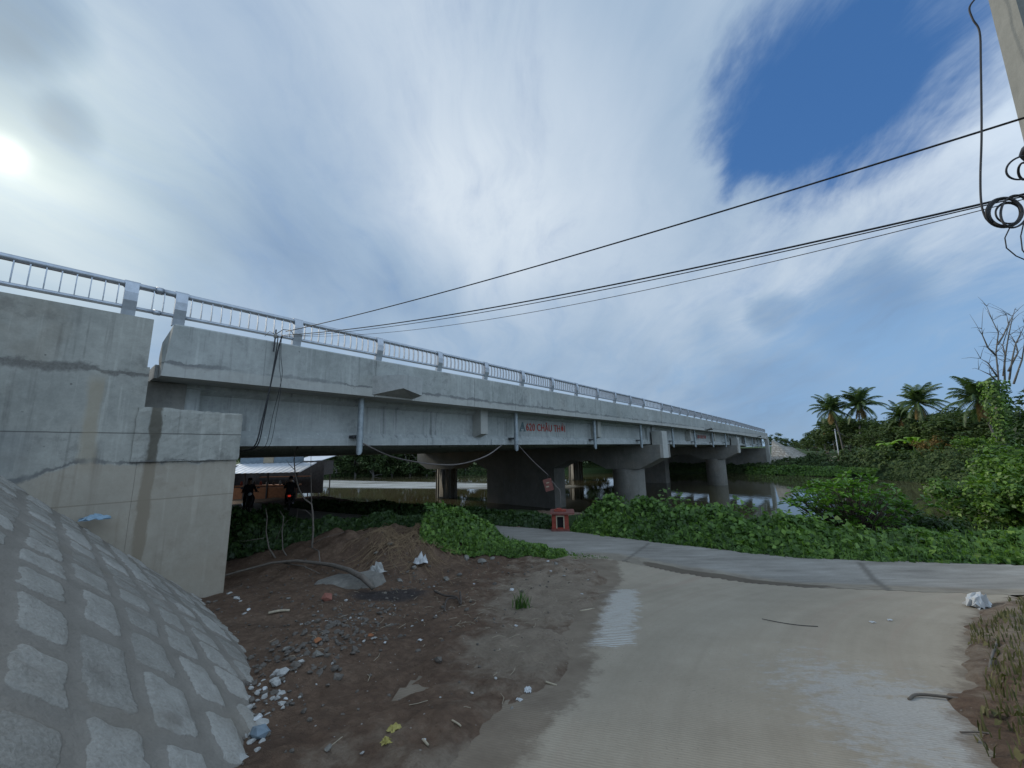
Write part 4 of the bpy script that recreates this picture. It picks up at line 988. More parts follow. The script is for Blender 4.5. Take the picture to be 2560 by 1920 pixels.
def make_palm(name, label, loc, H, lean, fl, nf, seed, group=None, trunk_r=.14, mat='leaf_palm'):
    g = np.random.default_rng(seed); root = thing(name, label, 'palm tree', loc, 0., group)
    zz = np.linspace(-.5, H, 10); pts = [Vector((lean[0] * (z / H) ** 2, lean[1] * (z / H) ** 2, z)) for z in np.maximum(zz, -.5)]
    m = MB(); m.tube(pts, [trunk_r * (1.35 - .55 * i / 9) for i in range(10)], 9); m.build('trunk', MAT['pale_grey_bark'], root, True, world=False)
    top = np.array(pts[-1]); Vs = []; Fs = []; o = 0; rt = MB(); cut = 0
    for i in range(nf + 5):
        if i == nf: cut = len(Fs)
        az = i * 2.399 + g.uniform(-.25, .25); el = R(np.interp(i / nf, [0, .5, 1], [84, 38, -38]) + g.uniform(-14, 14)) if i < nf else R(g.uniform(-70, -48)); L = fl * (g.uniform(.72, 1.14) if i < nf else g.uniform(.5, .75)); n = 14
        P = [top.copy()]; e = el; step = L / n
        for k in range(n):
            P.append(P[-1] + step * np.array([math.cos(az) * math.cos(e), math.sin(az) * math.cos(e), math.sin(e)])); e -= R(2.2 + 8.5 * (k / n) ** 1.3) * (1 if e > R(-75) else 0)
        P = np.array(P); rt.tube([Vector(q) for q in P], [.035 * (1 - k / (n + 1)) + .006 for k in range(n + 1)], 4)
        side = np.array([-math.sin(az), math.cos(az), 0])
        for k in np.linspace(1.2, n - .2, 30):
            b = P[int(k)] + (P[min(int(k) + 1, n)] - P[int(k)]) * (k % 1); t = P[min(int(k) + 1, n)] - P[int(k)]; t = t / (np.linalg.norm(t) + 1e-9)
            ll = fl * .23 * math.sin(math.pi * min(1, .18 + .8 * k / n)) ** .7 + .08
            for sg in (-1, 1):
                d = side * sg * .75 + t * .55 + np.array([0, 0, -.35 - .3 * g.random()]); d /= np.linalg.norm(d)
                wv = t * .055 * fl / 3.4
                Vs += [b - wv, b + wv, b + d * ll * .6 + wv * .8 + np.array([0, 0, .02]), b + d * ll]; Fs.append([o, o + 1, o + 2, o + 3]); o += 4
    V = np.array(Vs); F = np.array(Fs)
    cr = mesh_np('crown', V[:4 * cut], F[:cut], MAT[mat], root, smooth=False); mesh_np('dead_fronds', V[4 * cut:], F[cut:] - 4 * cut, MAT['leaf_brown'], root, smooth=False)
    rt.build('frond_stems', MAT['leaf_mid'], root, world=False)
    nuts = MB()
    return root
def make_banana(name, label, loc, H, seed, group=None):
    g = np.random.default_rng(seed); root = thing(name, label, 'banana plant', loc, 0., group)
    m = MB(); m.tube([(0, 0, -.3), (0, 0, H * .5), (.05, .02, H * .62)], [.16, .12, .07], 9); m.build('stem', MAT['leaf_mid'], root, True, world=False)
    for i in range(8):
        az = i * 2.4 + g.uniform(-.3, .3); e = R(g.uniform(48, 84)); L = H * g.uniform(.55, .72); n = 8; w = .30 * H / 3.2
        P = [np.array([0, 0, H * .55])]
        for k in range(n): P.append(P[-1] + L / n * np.array([math.cos(az) * math.cos(e), math.sin(az) * math.cos(e), math.sin(e)])); e -= R(9 + 2 * k * .8)
        sd = np.array([-math.sin(az), math.cos(az), 0]); V = []; F = []
        for k, q in enumerate(P):
            ww = w * math.sin(math.pi * min(.98, .06 + .92 * k / n)) ** .6
            V += [q - sd * ww + np.array([0, 0, -.25 * ww]), q, q + sd * ww + np.array([0, 0, -.25 * ww])]
        for k in range(n):
            if g.random() < .88: F.append([3 * k, 3 * k + 1, 3 * k + 4, 3 * k + 3])
            F.append([3 * k + 1, 3 * k + 2, 3 * k + 5, 3 * k + 4])
        mesh_np('leaf', np.array(V), np.array(F), MAT['leaf_banana'], root, smooth=True)
    return root
def put(o, x, y, sc=1., rz=0., z=None, label=None, dz=0.):
    o.location = (x, y, (gz(x, y) if z is None else z) + dz); o.rotation_euler = (0, 0, rz); o.scale = (sc, sc, sc)
    if label: o['label'] = label
    return o
def pxy(px, Y):
    q = at(px, 1110, Y); return q[0], q[1]

# coconut palms on the far right bank
GP = 'coconut palms on the far right bank'
pa = make_palm('coconut_palm', 'tallest coconut palm with a bare pale trunk beside the far pole', (0, 0, 0), 10.2, (.8, -.4), 4.6, 32, 21, GP)
x, y = pxy(2153, 84); put(pa, x, y, 1.06, .4)
pb = make_palm('coconut_palm', 'dense coconut palm just left of the tallest palm', (0, 0, 0), 9.6, (-1.1, .3), 4.5, 30, 22, GP); x, y = pxy(2106, 88); put(pb, x, y, 1.08, 0)
for px, Y, sc, rz, src, lab in ((2318, 60, .86, 1.2, pa, 'big crowned coconut palm rising above the bushes right of the banana plants'), (2248, 66, .74, 2.2, pb, 'small coconut palm low in the dark trees left of the big crowned palm'), (2505, 42, .80, .7, pb, 'coconut palm with drooping fronds behind the bare tree'), (2062, 104, .72, 3.1, pb, 'short leaning palm at the left end of the palm grove'), (2120, 96, .70, 4.0, pa, 'shaggy palm below and between the two tall palms'), (2190, 78, .52, 2.9, pb, 'low palm tucked right of the tallest palm trunk'), (2085, 98, .62, 5.2, pa, 'short palm in front of the grove behind the far pole')):
    x, y = pxy(px, Y); c_ = put(copy_tree(src), x, y, sc, rz, label=lab); c_.rotation_euler = (random.uniform(-.10, .10), random.uniform(-.10, .10), rz); c_.scale = (sc * random.uniform(.85, 1.2), sc * random.uniform(.85, 1.2), sc)
# tree templates
TR = dict()
GR = 'trees on the far right bank'; GL = 'trees on the far bank seen under the bridge'; GD = 'small trees beyond the end of the bridge'
def tree_at(kind, px, Y, top, label, group, rz=0.):
    tmpl, H0 = kind
    x, y = pxy(px, Y); z0 = gz(x, y); hz = 1126 - .0205 * (px - 1280); H = CAMZ + (hz - top) / 965. * Y * .985 - z0
    o = tmpl if not tmpl.get('used') else copy_tree(tmpl)
    if 'used' not in tmpl: tmpl['used'] = 1
    if 'used' in o and o is not tmpl: del o['used']
    o['label'] = label; o['group'] = group
    o.location = (x, y, z0); s = H / H0; wd_ = 1.45 if group == GR else 1.1; o.scale = (s * wd_ * random.uniform(.95, 1.2), s * wd_ * random.uniform(.95, 1.2), s); o.rotation_euler = (0, 0, rz)
    return o
K = [(make_tree('broadleaf_tree', '-', 'tree', (0, 0, 0), 7., 3.1, 4200, .34, 'leaf_far', 'grey_bark', s_, 60, th), 7.) for s_, th in ((31, .18), (32, .12), (33, .22), (34, .1))]
KB = (make_tree('brown_bush', '-', 'bush', (0, 0, 0), 4., 2.2, 2600, .26, 'leaf_brown', 'dark_bark', 35, 44, .08), 4.)
KM = (make_tree('leafy_bush', '-', 'bush', (0, 0, 0), 4., 2.4, 3400, .26, 'leaf_mid', 'dark_bark', 36, 50, .05), 4.)
D = ['dark tree behind the banana plants', 'rounded dark tree left of the big crowned palm', 'dark tree right of the big crowned palm', 'feathery tree against the sky between the big palm and the bare tree', 'broad tree between the brown bush and the palm with drooping fronds', 'dark tree just left of the vine covered trunk', 'dense tree behind the vine covered trunk', 'tree at the right edge behind the bare branches', 'tree touching the right edge of the picture above the thicket', 'dark tree filling the gap under the big crowned palm', 'tall dark tree under the crowns of the two tall palms', 'dark tree right behind the tallest palm trunk', 'dark tree between the tallest palm and the small palm', 'dark tree behind the small low palm', 'dark tree at the foot of the big crowned palm', 'high dark tree between the big palm and the brown bush', 'dark tree below the drooping palm behind the bare tree']
for i, (px, Y, top) in enumerate(((2205, 68, 1072), (2262, 64, 1062), (2360, 58, 1040), (2402, 54, 1034), (2440, 52, 1030), (2478, 50, 1032), (2520, 50, 1028), (2565, 46, 1026), (2620, 44, 1030), (2310, 66, 1058), (2122, 92, 1046), (2172, 88, 1048), (2205, 80, 1052), (2246, 74, 1046), (2296, 68, 1040), (2348, 62, 1030), (2470, 48, 1034))):
    tree_at(K[i % 4], px, Y, top, D[i], GR, i * 1.3)
D = ['dark tree at the foot of the tallest palm', 'bushy tree below the dense palm', 'dark tree sloping down left of the palm grove', 'small dark tree at the low left tip of the palm grove', 'tree farther left where the grove meets the sky', 'far tree at the lowest end of the tree line']
for i, (px, Y, top) in enumerate(((2160, 98, 1050), (2105, 102, 1052), (2068, 112, 1072), (2040, 126, 1086), (2018, 145, 1096), (2000, 170, 1102))):
    tree_at(K[(i + 1) % 4], px, Y, top, D[i], GR, i * .9)
for i, (px, Y, top) in enumerate(((1938, 190, 1086), (1962, 230, 1094), (1985, 250, 1098))):
    tree_at(K[i % 4], px, Y, top, ['small dark tree just past the end of the bridge railing', 'tiny far tree above the stone cone', 'tiny far tree right of the stone cone crest'][i], GD, i)
D = ['brown dry bush at the water on the far bank', 'tawny bush beside the banana plants on the far bank']
for i, (px, Y, top) in enumerate(((2372, 50, 1092), (2336, 53, 1098))): tree_at(KB, px, Y, top, D[i], 'brown bushes on the far bank', i)
D = ['green bush on the far bank below the tall palm', 'bush overhanging the water below the banana plants', 'green bush at the water right of the brown bush', 'bush at the far waterline below the vine covered trunk', 'low bush beside the sandy far path', 'green bush on the far bank left of the brown bush']
for i, (px, Y, top) in enumerate(((2195, 64, 1112), (2258, 57, 1122), (2412, 48, 1088), (2462, 45, 1085), (2150, 74, 1130), (2300, 55, 1118))): tree_at(KM, px, Y, top, D[i], 'green bushes on the far bank', i * 1.7)
for i, (px, Y, top) in enumerate(((640, 84, 1085), (720, 82, 1075), (800, 79, 1080), (845, 78, 1070), (890, 78, 1078), (935, 77, 1072), (980, 77, 1080), (1025, 76, 1075), (1070, 76, 1080), (1115, 76, 1076), (1165, 76, 1082), (1225, 76, 1078), (1290, 77, 1080), (1350, 78, 1084), (1415, 78, 1086), (1455, 77, 1086), (1495, 77, 1084), (1530, 78, 1080))):
    o = tree_at(K[i % 4], px, Y, top, 'broadleaf tree on the far bank seen under the bridge', GL, i * 1.1)
bn = make_banana('banana_plant', 'banana plant with bright yellow green leaves on the far bank', (0, 0, 0), 4.2, 41, 'banana plants on the far bank'); x, y = pxy(2284, 56); put(bn, x, y, .95)
for px, Y, sc, rz, lab in ((2222, 62, .85, 2., 'banana plant with one upright yellow leaf nearer the palms'), (2210, 74, 1.15, 1., 'tall banana plant behind the bushes right of the tallest palm'), (2330, 54, .8, 4., 'small banana plant right of the bright one on the far bank')):
    x, y = pxy(px, Y); put(copy_tree(bn), x, y, sc, rz, label=lab)

# near thicket on the right
def near_bush(name, label, x, y, H, Rw, nl, ls, mat, seed, ncl=60):
    o = make_tree(name, label, 'bush', (x, y, gz(x, y) - .1), H, Rw, nl, ls, mat, 'dark_bark', seed, ncl, .03, None, .85, .05); return o
near_bush('leafy_bush', 'tall yellow green bush at the right edge beside the riverside road', 15.0, 11.7, 1.85, 1.6, 11000, .13, 'leaf_mid', 51)
near_bush('leafy_bush', 'dense dark bush at the right edge close to the road', 16.0, 10.7, 2.1, 1.8, 11000, .12, 'leaf_creeper', 52)
near_bush('leafy_bush', 'lower bush between the big leaved shrub and the yellow green bush', 12.1, 12.0, .5, 1.0, 3000, .12, 'leaf_dark', 53)
near_bush('leafy_bush', 'high dark thicket behind the yellow green bush', 21.0, 15.8, 2.9, 1.9, 7000, .2, 'leaf_mid', 54)
near_bush('leafy_bush', 'thicket under the vine covered trunk', 27.8, 20.6, 4.6, 2.4, 9000, .22, 'leaf_dark', 55)
near_bush('leafy_bush', 'bushy growth at the far right behind the road bushes', 24.4, 17.0, 4.9, 2.8, 9000, .22, 'leaf_dark', 56)

def vine_tree():
    x, y = 28.0, 22.2; z = gz(x, y); root = thing('bare_tree', 'leafless tree with a vine covered trunk and thin branches against the sky', 'tree', (x, y, z)); g = np.random.default_rng(61)
    m = MB(); H = at(2500, 960, 22.2)[2] - z
    m.tube([(0, 0, -.3), (.1, 0, H * .35), (-.05, .1, H * .7), (.1, .1, H)], [.22, .18, .15, .1], 8); m.build('trunk', MAT['grey_bark'], root, True, world=False)
    def px(a, b, d=22.2): q = at(a, b, d); return Vector((q[0] - x, q[1] - y, q[2] - z))
    for br in ([(2498, 985), (2494, 930), (2490, 880), (2494, 830), (2482, 800), (2466, 765)], [(2510, 960), (2512, 905), (2518, 850), (2530, 800), (2536, 775)], [(2522, 950), (2528, 900), (2540, 860), (2552, 832), (2560, 812)], [(2520, 930), (2545, 880), (2538, 860), (2525, 838)], [(2494, 940), (2480, 925), (2470, 910), (2452, 895)], [(2490, 890), (2470, 868), (2458, 838), (2454, 822)], [(2508, 940), (2512, 890), (2506, 862), (2530, 790)], [(2535, 960), (2556, 900), (2562, 850), (2572, 800)], [(2494, 860), (2510, 840), (2520, 812), (2516, 790)], [(2496, 955), (2476, 935), (2448, 925)], [(2560, 980), (2580, 900), (2590, 840)]):
        br = [(a + g.uniform(-2, 2), b + g.uniform(-2, 2)) for a, b in br]; dz = g.uniform(-.5, .5)
        pts = [px(a, b, 22.2 + dz * i / 3) for i, (a, b) in enumerate(br)]
        b_ = MB(); b_.tube(pts, [.05 * (1 - .78 * i / (len(pts) - 1)) for i in range(len(pts))], 5)
        for i in range(1, len(pts)):
            for _ in range(3):
                e = pts[i] + Vector((g.normal(0, .45), g.normal(0, .3), abs(g.normal(.35, .35)))); b_.tube([pts[i], (pts[i] + e) * .5 + Vector((0, 0, .06)), e], [.014, .010, .005], 4)
        b_.build('branch', MAT['pale_grey_bark'], root, True, world=False)
    n = 4200; t = g.uniform(.0, 1.02, n); az = g.uniform(0, 6.28, n); r = (.12 + 1.25 * fbm(t * 7, az * .8 + 2, 4) ** 1.3 * (1.15 - .6 * t)) * g.uniform(.3, 1.25, n)
    C = np.stack([r * np.cos(az) * .9, r * np.sin(az) * .9, t * H], 1); V, F = leaves(C, np.stack([np.cos(az), np.sin(az), .4 + 0 * az], 1) + g.normal(0, .3, (n, 3)), g.uniform(.1, .22, n), .7, .2, .5, g)
    mesh_np('vine', V, F, MAT['leaf_mid'], root, smooth=False)
vine_tree()

def big_shrub():
    x0, y0 = 9.75, 11.7; z0 = gz(x0, y0); root = thing('leafy_shrub', 'wide shrub with large glossy leaves in rosettes beside the water and road', 'shrub', (x0, y0, z0)); g = np.random.default_rng(71)
    st = MB(); Vs = []; Fs = []; o = 0
    tips = []
    for i in range(170):
        az = g.uniform(0, 6.28); r = math.sqrt(g.uniform(0, 1)) * 1.4; h = (1.8 - .6 * (r / 1.4) ** 2) * g.uniform(.2, 1.0) ** .8; tips.append((r * math.cos(az) * 1.15, r * math.sin(az) * .8, h))
    for px_, py_ in ((1965, 1250), (1990, 1262), (2010, 1245), (2030, 1232), (2035, 1262), (1995, 1300), (2055, 1222), (2060, 1250), (2020, 1290), (2080, 1215), (2330, 1262), (2310, 1245)):
        q = at(px_, py_, 11.2); tips.append((q[0] - x0, q[1] - y0, q[2] - z0))
    for tx, ty, h in tips:
        st.tube([(tx * .15, ty * .15, -.1), (tx * .6, ty * .6, h * .5), (tx, ty, h)], [.022, .014, .007], 5)
        for k in range(11):
            a = k * 2.4 + g.uniform(-.3, .3); el = R(g.uniform(-5, 62)); L = g.uniform(.17, .29); w = L * .42
            d = np.array([math.cos(a) * math.cos(el), math.sin(a) * math.cos(el), math.sin(el)]); sd = np.array([-math.sin(a), math.cos(a), 0]); c = np.array([tx, ty, h - g.uniform(0, .10)])
            dn = np.array([0, 0, -1.])
            Vs += [c + d * .03, c + d * L * .55 + sd * w * .5 + dn * .0, c + d * L + dn * L * .28, c + d * L * .55 - sd * w * .5]; Fs.append([o, o + 1, o + 2, o + 3]); o += 4
    mesh_np('leaves', np.array(Vs), np.array(Fs), MAT['leaf_shrub'], root, smooth=False); st.build('stems', MAT['dark_bark'], root, True, world=False)
big_shrub()

def ground_pt(px, py):
    d = pix_dir(px, py); Y = np.linspace(.8, 30, 900); X = d.x / d.y * Y; Z = CAMZ + d.z / d.y * Y; T = terrain(X, Y)[0]; i = int(np.argmax(Z < T)); return (X[i], Y[i], T[i])
def sapling():
    def P(l, d): return [Vector(at(a, b, d)) for a, b in l]
    b0 = at(778, 1418, 9.9); root = thing('bare_sapling', 'thin leafless sapling with bent stems standing behind the fallen branch', 'sapling', tuple(b0))
    for l, d, r in (([(776, 1420), (780, 1370), (783, 1325), (782, 1285), (779, 1260), (762, 1248), (748, 1225), (738, 1185), (735, 1150), (738, 1130), (752, 1098)], 9.9, .026), ([(779, 1268), (778, 1220), (777, 1170), (778, 1120)], 9.9, .012), ([(700, 1412), (690, 1398), (672, 1370), (665, 1330), (668, 1292), (664, 1270)], 9.7, .022), ([(720, 1408), (718, 1392), (707, 1375), (705, 1330), (709, 1292), (700, 1278)], 9.8, .02), ([(780, 1290), (765, 1276), (745, 1274), (740, 1312)], 9.9, .010), ([(737, 1175), (722, 1160), (716, 1150)], 9.9, .008), ([(737, 1165), (760, 1152), (772, 1152)], 9.9, .007), ([(783, 1360), (808, 1345), (862, 1330)], 9.9, .010), ([(690, 1350), (704, 1318), (720, 1300)], 9.8, .009), ([(660, 1345), (610, 1353), (580, 1352)], 9.6, .009)):
        m = MB(); p = P(l, d); m.tube(p, [r * (1 - .65 * i / (len(p) - 1)) for i in range(len(p))], 6); m.build('stem', MAT['dead_bark'], root, True)
    root2 = thing('fallen_branch', 'long crooked grey branch lying from the abutment foot across the rubble', 'branch', tuple(at(740, 1418, 9.2)))
    GA = lambda px, py, dz: Vector(ground_pt(px, py)) + Vector((0, 0, dz))
    m = MB(); l = [(462, 1476, .10), (520, 1464, .10), (600, 1448, .14), (680, 1428, .16), (740, 1420, .14), (790, 1424, .12), (830, 1440, .20), (870, 1460, .24), (905, 1474, .20), (932, 1484, .08)]
    m.tube([GA(*q) for q in l], [.015, .018, .022, .026, .031, .036, .041, .046, .052, .036], 8); m.build('limb', MAT['dead_bark'], root2, True)
    for l in ([(520, 1462, .10), (545, 1448, .16), (560, 1432, .22)], [(700, 1424, .14), (760, 1428, .08), (800, 1440, .04)], [(800, 1426, .1), (795, 1404, .2), (770, 1394, .24)]):
        m = MB(); m.tube([GA(*q) for q in l], [.016, .012, .006], 5); m.build('twig', MAT['dead_bark'], root2, True)
sapling()
def small_weed():
    x, y = .08, 6.3; z = gz(x, y); g = np.random.default_rng(5); n = 90
    C = np.stack([x + g.normal(0, .07, n), y + g.normal(0, .05, n), np.full(n, z)], 1); V, F = blades(C, g.uniform(.08, .26, n), .006, g, .9)
    o = mesh_np('weed', V - np.array([x, y, z]), F, MAT['grass_blade'], smooth=False); o.location = (x, y, z); tag(o, 'lone tuft of grassy weed growing in the middle of the brown dirt', 'weed')
small_weed()
# ------------------------------------------------------------------ pole and overhead cables
def build_pole():
    x0, y0 = 3.82, 2.30; z0 = -.5; root = thing('utility_pole', 'tapering grey concrete utility pole with a groove leaning over the top right corner', 'utility pole', (x0, y0, z0))
    ang = math.atan2(y0, x0) + R(28); ca, sa = math.cos(ang), math.sin(ang)
    sec = [(-1, -1), (-.30, -1), (-.22, -.78), (.22, -.78), (.30, -1), (1, -1), (1, -.35), (.80, -.28), (.80, .28), (1, .35), (1, 1), (-1, 1), (-1, .35), (-.86, .28), (-.86, -.28), (-1, -.35)]
    m = MB(); n = len(sec); V = []; F = []; zs = [0, 2, 4, 6, 8.2]
    for z in zs:
        w = .185 - .011 * z
        for a, b in sec: V.append((x0 + (a * ca - b * sa) * w, y0 + (a * sa + b * ca) * w, z0 + z))
    for i in range(len(zs) - 1):
        for j in range(n): F.append((i * n + j, i * n + (j + 1) % n, (i + 1) * n + (j + 1) % n, (i + 1) * n + j))
    F.append(tuple((len(zs) - 1) * n + j for j in range(n))); m.add(V, F); m.build('shaft', MAT['pole_concrete'], root)
    m = MB()
    for zz in (3.05, 3.62): m.lathe((x0, y0, zz), [(.215, -.02), (.222, 0), (.215, .02)], 20)
    m.build('cable_clamp', MAT['dark_steel'], root, True)
    return root
build_pole()
BR = lambda s, p, z: Vector(B(s, p, z, False))
def cable(name, label, ctrl, r, mat='black_cable', cat='cable', group=None, sides=6, sag=0., n=40):
    """ctrl: list of points joined by a smooth curve, or two points with a sag"""
    pts = []
    if len(ctrl) == 2:
        a, b = Vector(ctrl[0]), Vector(ctrl[1])
        for i in range(n + 1):
            t = i / n; q = a.lerp(b, t); q.z -= sag * 4 * t * (1 - t); pts.append(q)
    else:
        C = [Vector(c) for c in ctrl]; C = [C[0] * 2 - C[1]] + C + [C[-1] * 2 - C[-2]]
        for i in range(1, len(C) - 2):
            for k in range(8):
                t = k / 8; a, b, c, d = C[i - 1:i + 3]
                pts.append(.5 * ((2 * b) + (c - a) * t + (2 * a - 5 * b + 4 * c - d) * t * t + (3 * b - a - 3 * c + d) * t ** 3))
        pts.append(C[-2])
    m = MB(); m.tube(pts, r, sides); o = m.build(name, MAT[mat], None, True)
    o.data.transform(Matrix.Translation(-pts[0])); o.location = pts[0]
    return tag(o, label, cat, group)
A0 = BR(2.86, 8.56, 4.02)
W = lambda px, py, d: Vector(at(px, py, d))
GC = 'overhead cables from the pole to the bridge'
cable('overhead_cable', 'thick twisted upper cable running from the pole high on the right down to the bridge', [W(2572, 291, 2.4), A0 + Vector((.12, 0, .10))], .0078, group=GC, sag=.10)
cable('overhead_cable', 'thick black middle cable leaving the pole just above the coil', [W(2575, 482, 2.36), A0 + Vector((.05, 0, .02))], .0078, group=GC, sag=.17)
cable('overhead_cable', 'second black cable running close under the thick middle cable', [W(2575, 487, 2.34), A0 + Vector((.05, 0, -.01))], .0045, group=GC, sag=.19)
cable('overhead_cable', 'thin grey lowest cable under the pair of thick ones', [W(2560, 498, 2.4), A0 + Vector((.3, 0, .0))], .0034, mat='grey_rope', group=GC, sag=.28)
cable('drop_cable', 'black cable hanging straight down beside the pole', [W(2446, -12, 2.42), W(2424, 18, 2.42), W(2432, 48, 2.42), W(2449, 80, 2.42), W(2452, 160, 2.42), W(2454, 330, 2.42), W(2451, 440, 2.42), W(2453, 505, 2.42), W(2462, 540, 2.42), W(2474, 556, 2.42)], .0062)
def coil():
    root = thing('cable_coil', 'coiled loops of spare black cable hung on the pole', 'cable coil', tuple(W(2515, 530, 2.35)))
    def loop(cx, cy, rx, ry, r, turns=1, seed=0, dep=2.35, rot=0.):
        g = random.Random(seed); pts = []
        for i in range(int(36 * turns) + 1):
            a = i / 36 * 2 * math.pi; k = 1 + .05 * math.sin(a * .5 + seed) + .03 * math.sin(a * 1.7 + seed)
            ex, ey = rx * k * math.cos(a), ry * k * math.sin(a)
            pts.append(W(cx + ex * math.cos(rot) - ey * math.sin(rot), cy + ex * math.sin(rot) + ey * math.cos(rot), dep + .03 * math.sin(a + seed) + .004 * i / 36))
        m = MB(); m.tube(pts, r, 6); m.build('loop', MAT['black_cable'], root, True)
    loop(2510, 531, 43, 36, .0062, 3, 1); loop(2514, 531, 41, 34, .005, 2, 4, 2.33); loop(2522, 533, 33, 26, .0048, 2, 2, 2.36); loop(2536, 528, 34, 44, .0062, 1, 3, 2.31, .3); loop(2556, 420, 42, 27, .006, 1, 5, 2.33, -.3); loop(2560, 428, 14, 20, .007, 1, 6, 2.33)
    for l in ([(2524, 570), (2512, 595), (2516, 620), (2540, 640), (2575, 655)], [(2560, 555), (2552, 590), (2556, 625), (2572, 645)]):
        m = MB(); m.tube([W(a, b, 2.34) for a, b in l], .0035, 5); m.build('loose_end', MAT['black_cable'], root, True)
coil()
def bridge_wires():
    root = thing('cable_bracket', 'small steel rod and clamp holding the cables at the bridge railing', 'bracket', tuple(A0))
    m = MB(); m.tube([BR(2.80, 8.64, 3.70), BR(2.80, 8.60, 4.16)], .014, 8); m.build('rod', MAT['dark_steel'], root)
    m = MB(); m.lathe(tuple(BR(2.80, 8.6, 4.02)), [(.012, -.05), (.035, -.03), (.035, .02), (.02, .05)], 10); m.build('insulator', MAT['grey_bark'], root, True)
    m = MB(); m.tube([BR(2.80, 8.6, 4.06), BR(2.92, 8.56, 4.18), BR(3.06, 8.55, 4.19), BR(3.13, 8.55, 4.10)], .008, 6); m.tube([BR(2.80, 8.6, 4.05), BR(2.68, 8.58, 4.09), BR(2.60, 8.58, 3.97)], .005, 5); m.build('hook', MAT['dark_steel'], root, True)
    G = 'cables hanging down the bridge face'
    e = B(2.62, 9.3, 1.76)
    cable('hanging_cable', 'thick black cable hanging down the bridge face to the girder foot', [A0 + Vector((.06, 0, .03)), BR(2.87, 8.58, 3.8), BR(2.78, 8.58, 3.0), BR(2.69, 8.58, 2.3), BR(2.61, 8.6, 1.80), BR(2.6, 9.3, 1.70)], .0125, group=G)
    cable('hanging_cable', 'black cable hanging down the bridge face just right of the thick one', [A0 + Vector((-.03, 0, .0)), BR(2.83, 8.585, 3.7), BR(2.78, 8.585, 3.0), BR(2.72, 8.59, 2.3), BR(2.65, 8.6, 1.80), BR(2.64, 9.3, 1.70)], .010, group=G)
    cable('hanging_cable', 'thin loose wire bowing out to the right over the parapet face', [A0 + Vector((.04, 0, .0)), BR(2.93, 8.60, 3.62), BR(2.98, 8.60, 3.3), BR(2.97, 8.62, 3.0), BR(2.88, 8.62, 2.4), BR(2.80, 8.62, 1.80), BR(2.80, 9.3, 1.70)], .005, group=G)
    cable('hanging_cable', 'thin wire hanging down the girder farthest right of the group', [A0 + Vector((.03, 0, .0)), BR(2.91, 8.61, 3.5), BR(2.98, 8.61, 3.0), BR(2.94, 8.61, 2.4), BR(2.87, 8.62, 1.80), BR(2.87, 9.3, 1.70)], .004, group=G)
bridge_wires()
cable('slack_rope', 'grey rope sagging between two drain pipes under the girder', [Vector(B(5.12, 9.2, 1.86)), W(985, 1143, 11.4), W(1080, 1160, 12.2), W(1150, 1160, 12.6), W(1215, 1140, 12.9), Vector(B(10.85, 9.5, 1.80))], .022, 'grey_rope', 'rope')
cable('slanting_cord', 'thin cord slanting down from the drain pipe to the hanging red board', [Vector(B(11.3, 9.2, 1.86)), W(1330, 1150, 13.0), W(1370, 1187, 13.05)], .010, 'grey_rope', 'cord')
def hanging_board():
    c = at(1371, 1212, 13.05); root = thing('hanging_board', 'small weathered red board hanging from the cord above the spirit house', 'board', tuple(c))
    m = MB(); rot = Euler((0, R(-14), R(-6))).to_matrix(); m.box(tuple(c), (.14, .03, .195), rot=rot); m.build('panel', MAT['old_red'], root)
    m = MB()
    for a, b in ((.0, .07), (-.04, -.05)): m.box(tuple(Vector(c) + rot @ Vector((a, -.032, b))), (.05, .004, .018), rot=rot)
    m.build('painted_mark', MAT['pale_wood'], root)
    m = MB(); m.tube([Vector(c) + rot @ Vector((0, 0, .19)), Vector(W(1372, 1187, 13.05))], .008, 5); m.build('hook', MAT['dark_steel'], root)
hanging_board()
cable('dangling_rope', 'cord and chain running from the hanging board down to the red spirit house', [W(1380, 1203, 13.05), W(1392, 1218, 13.1), W(1400, 1228, 13.15), W(1402, 1262, 13.2)], .012, 'grey_rope', 'cord')

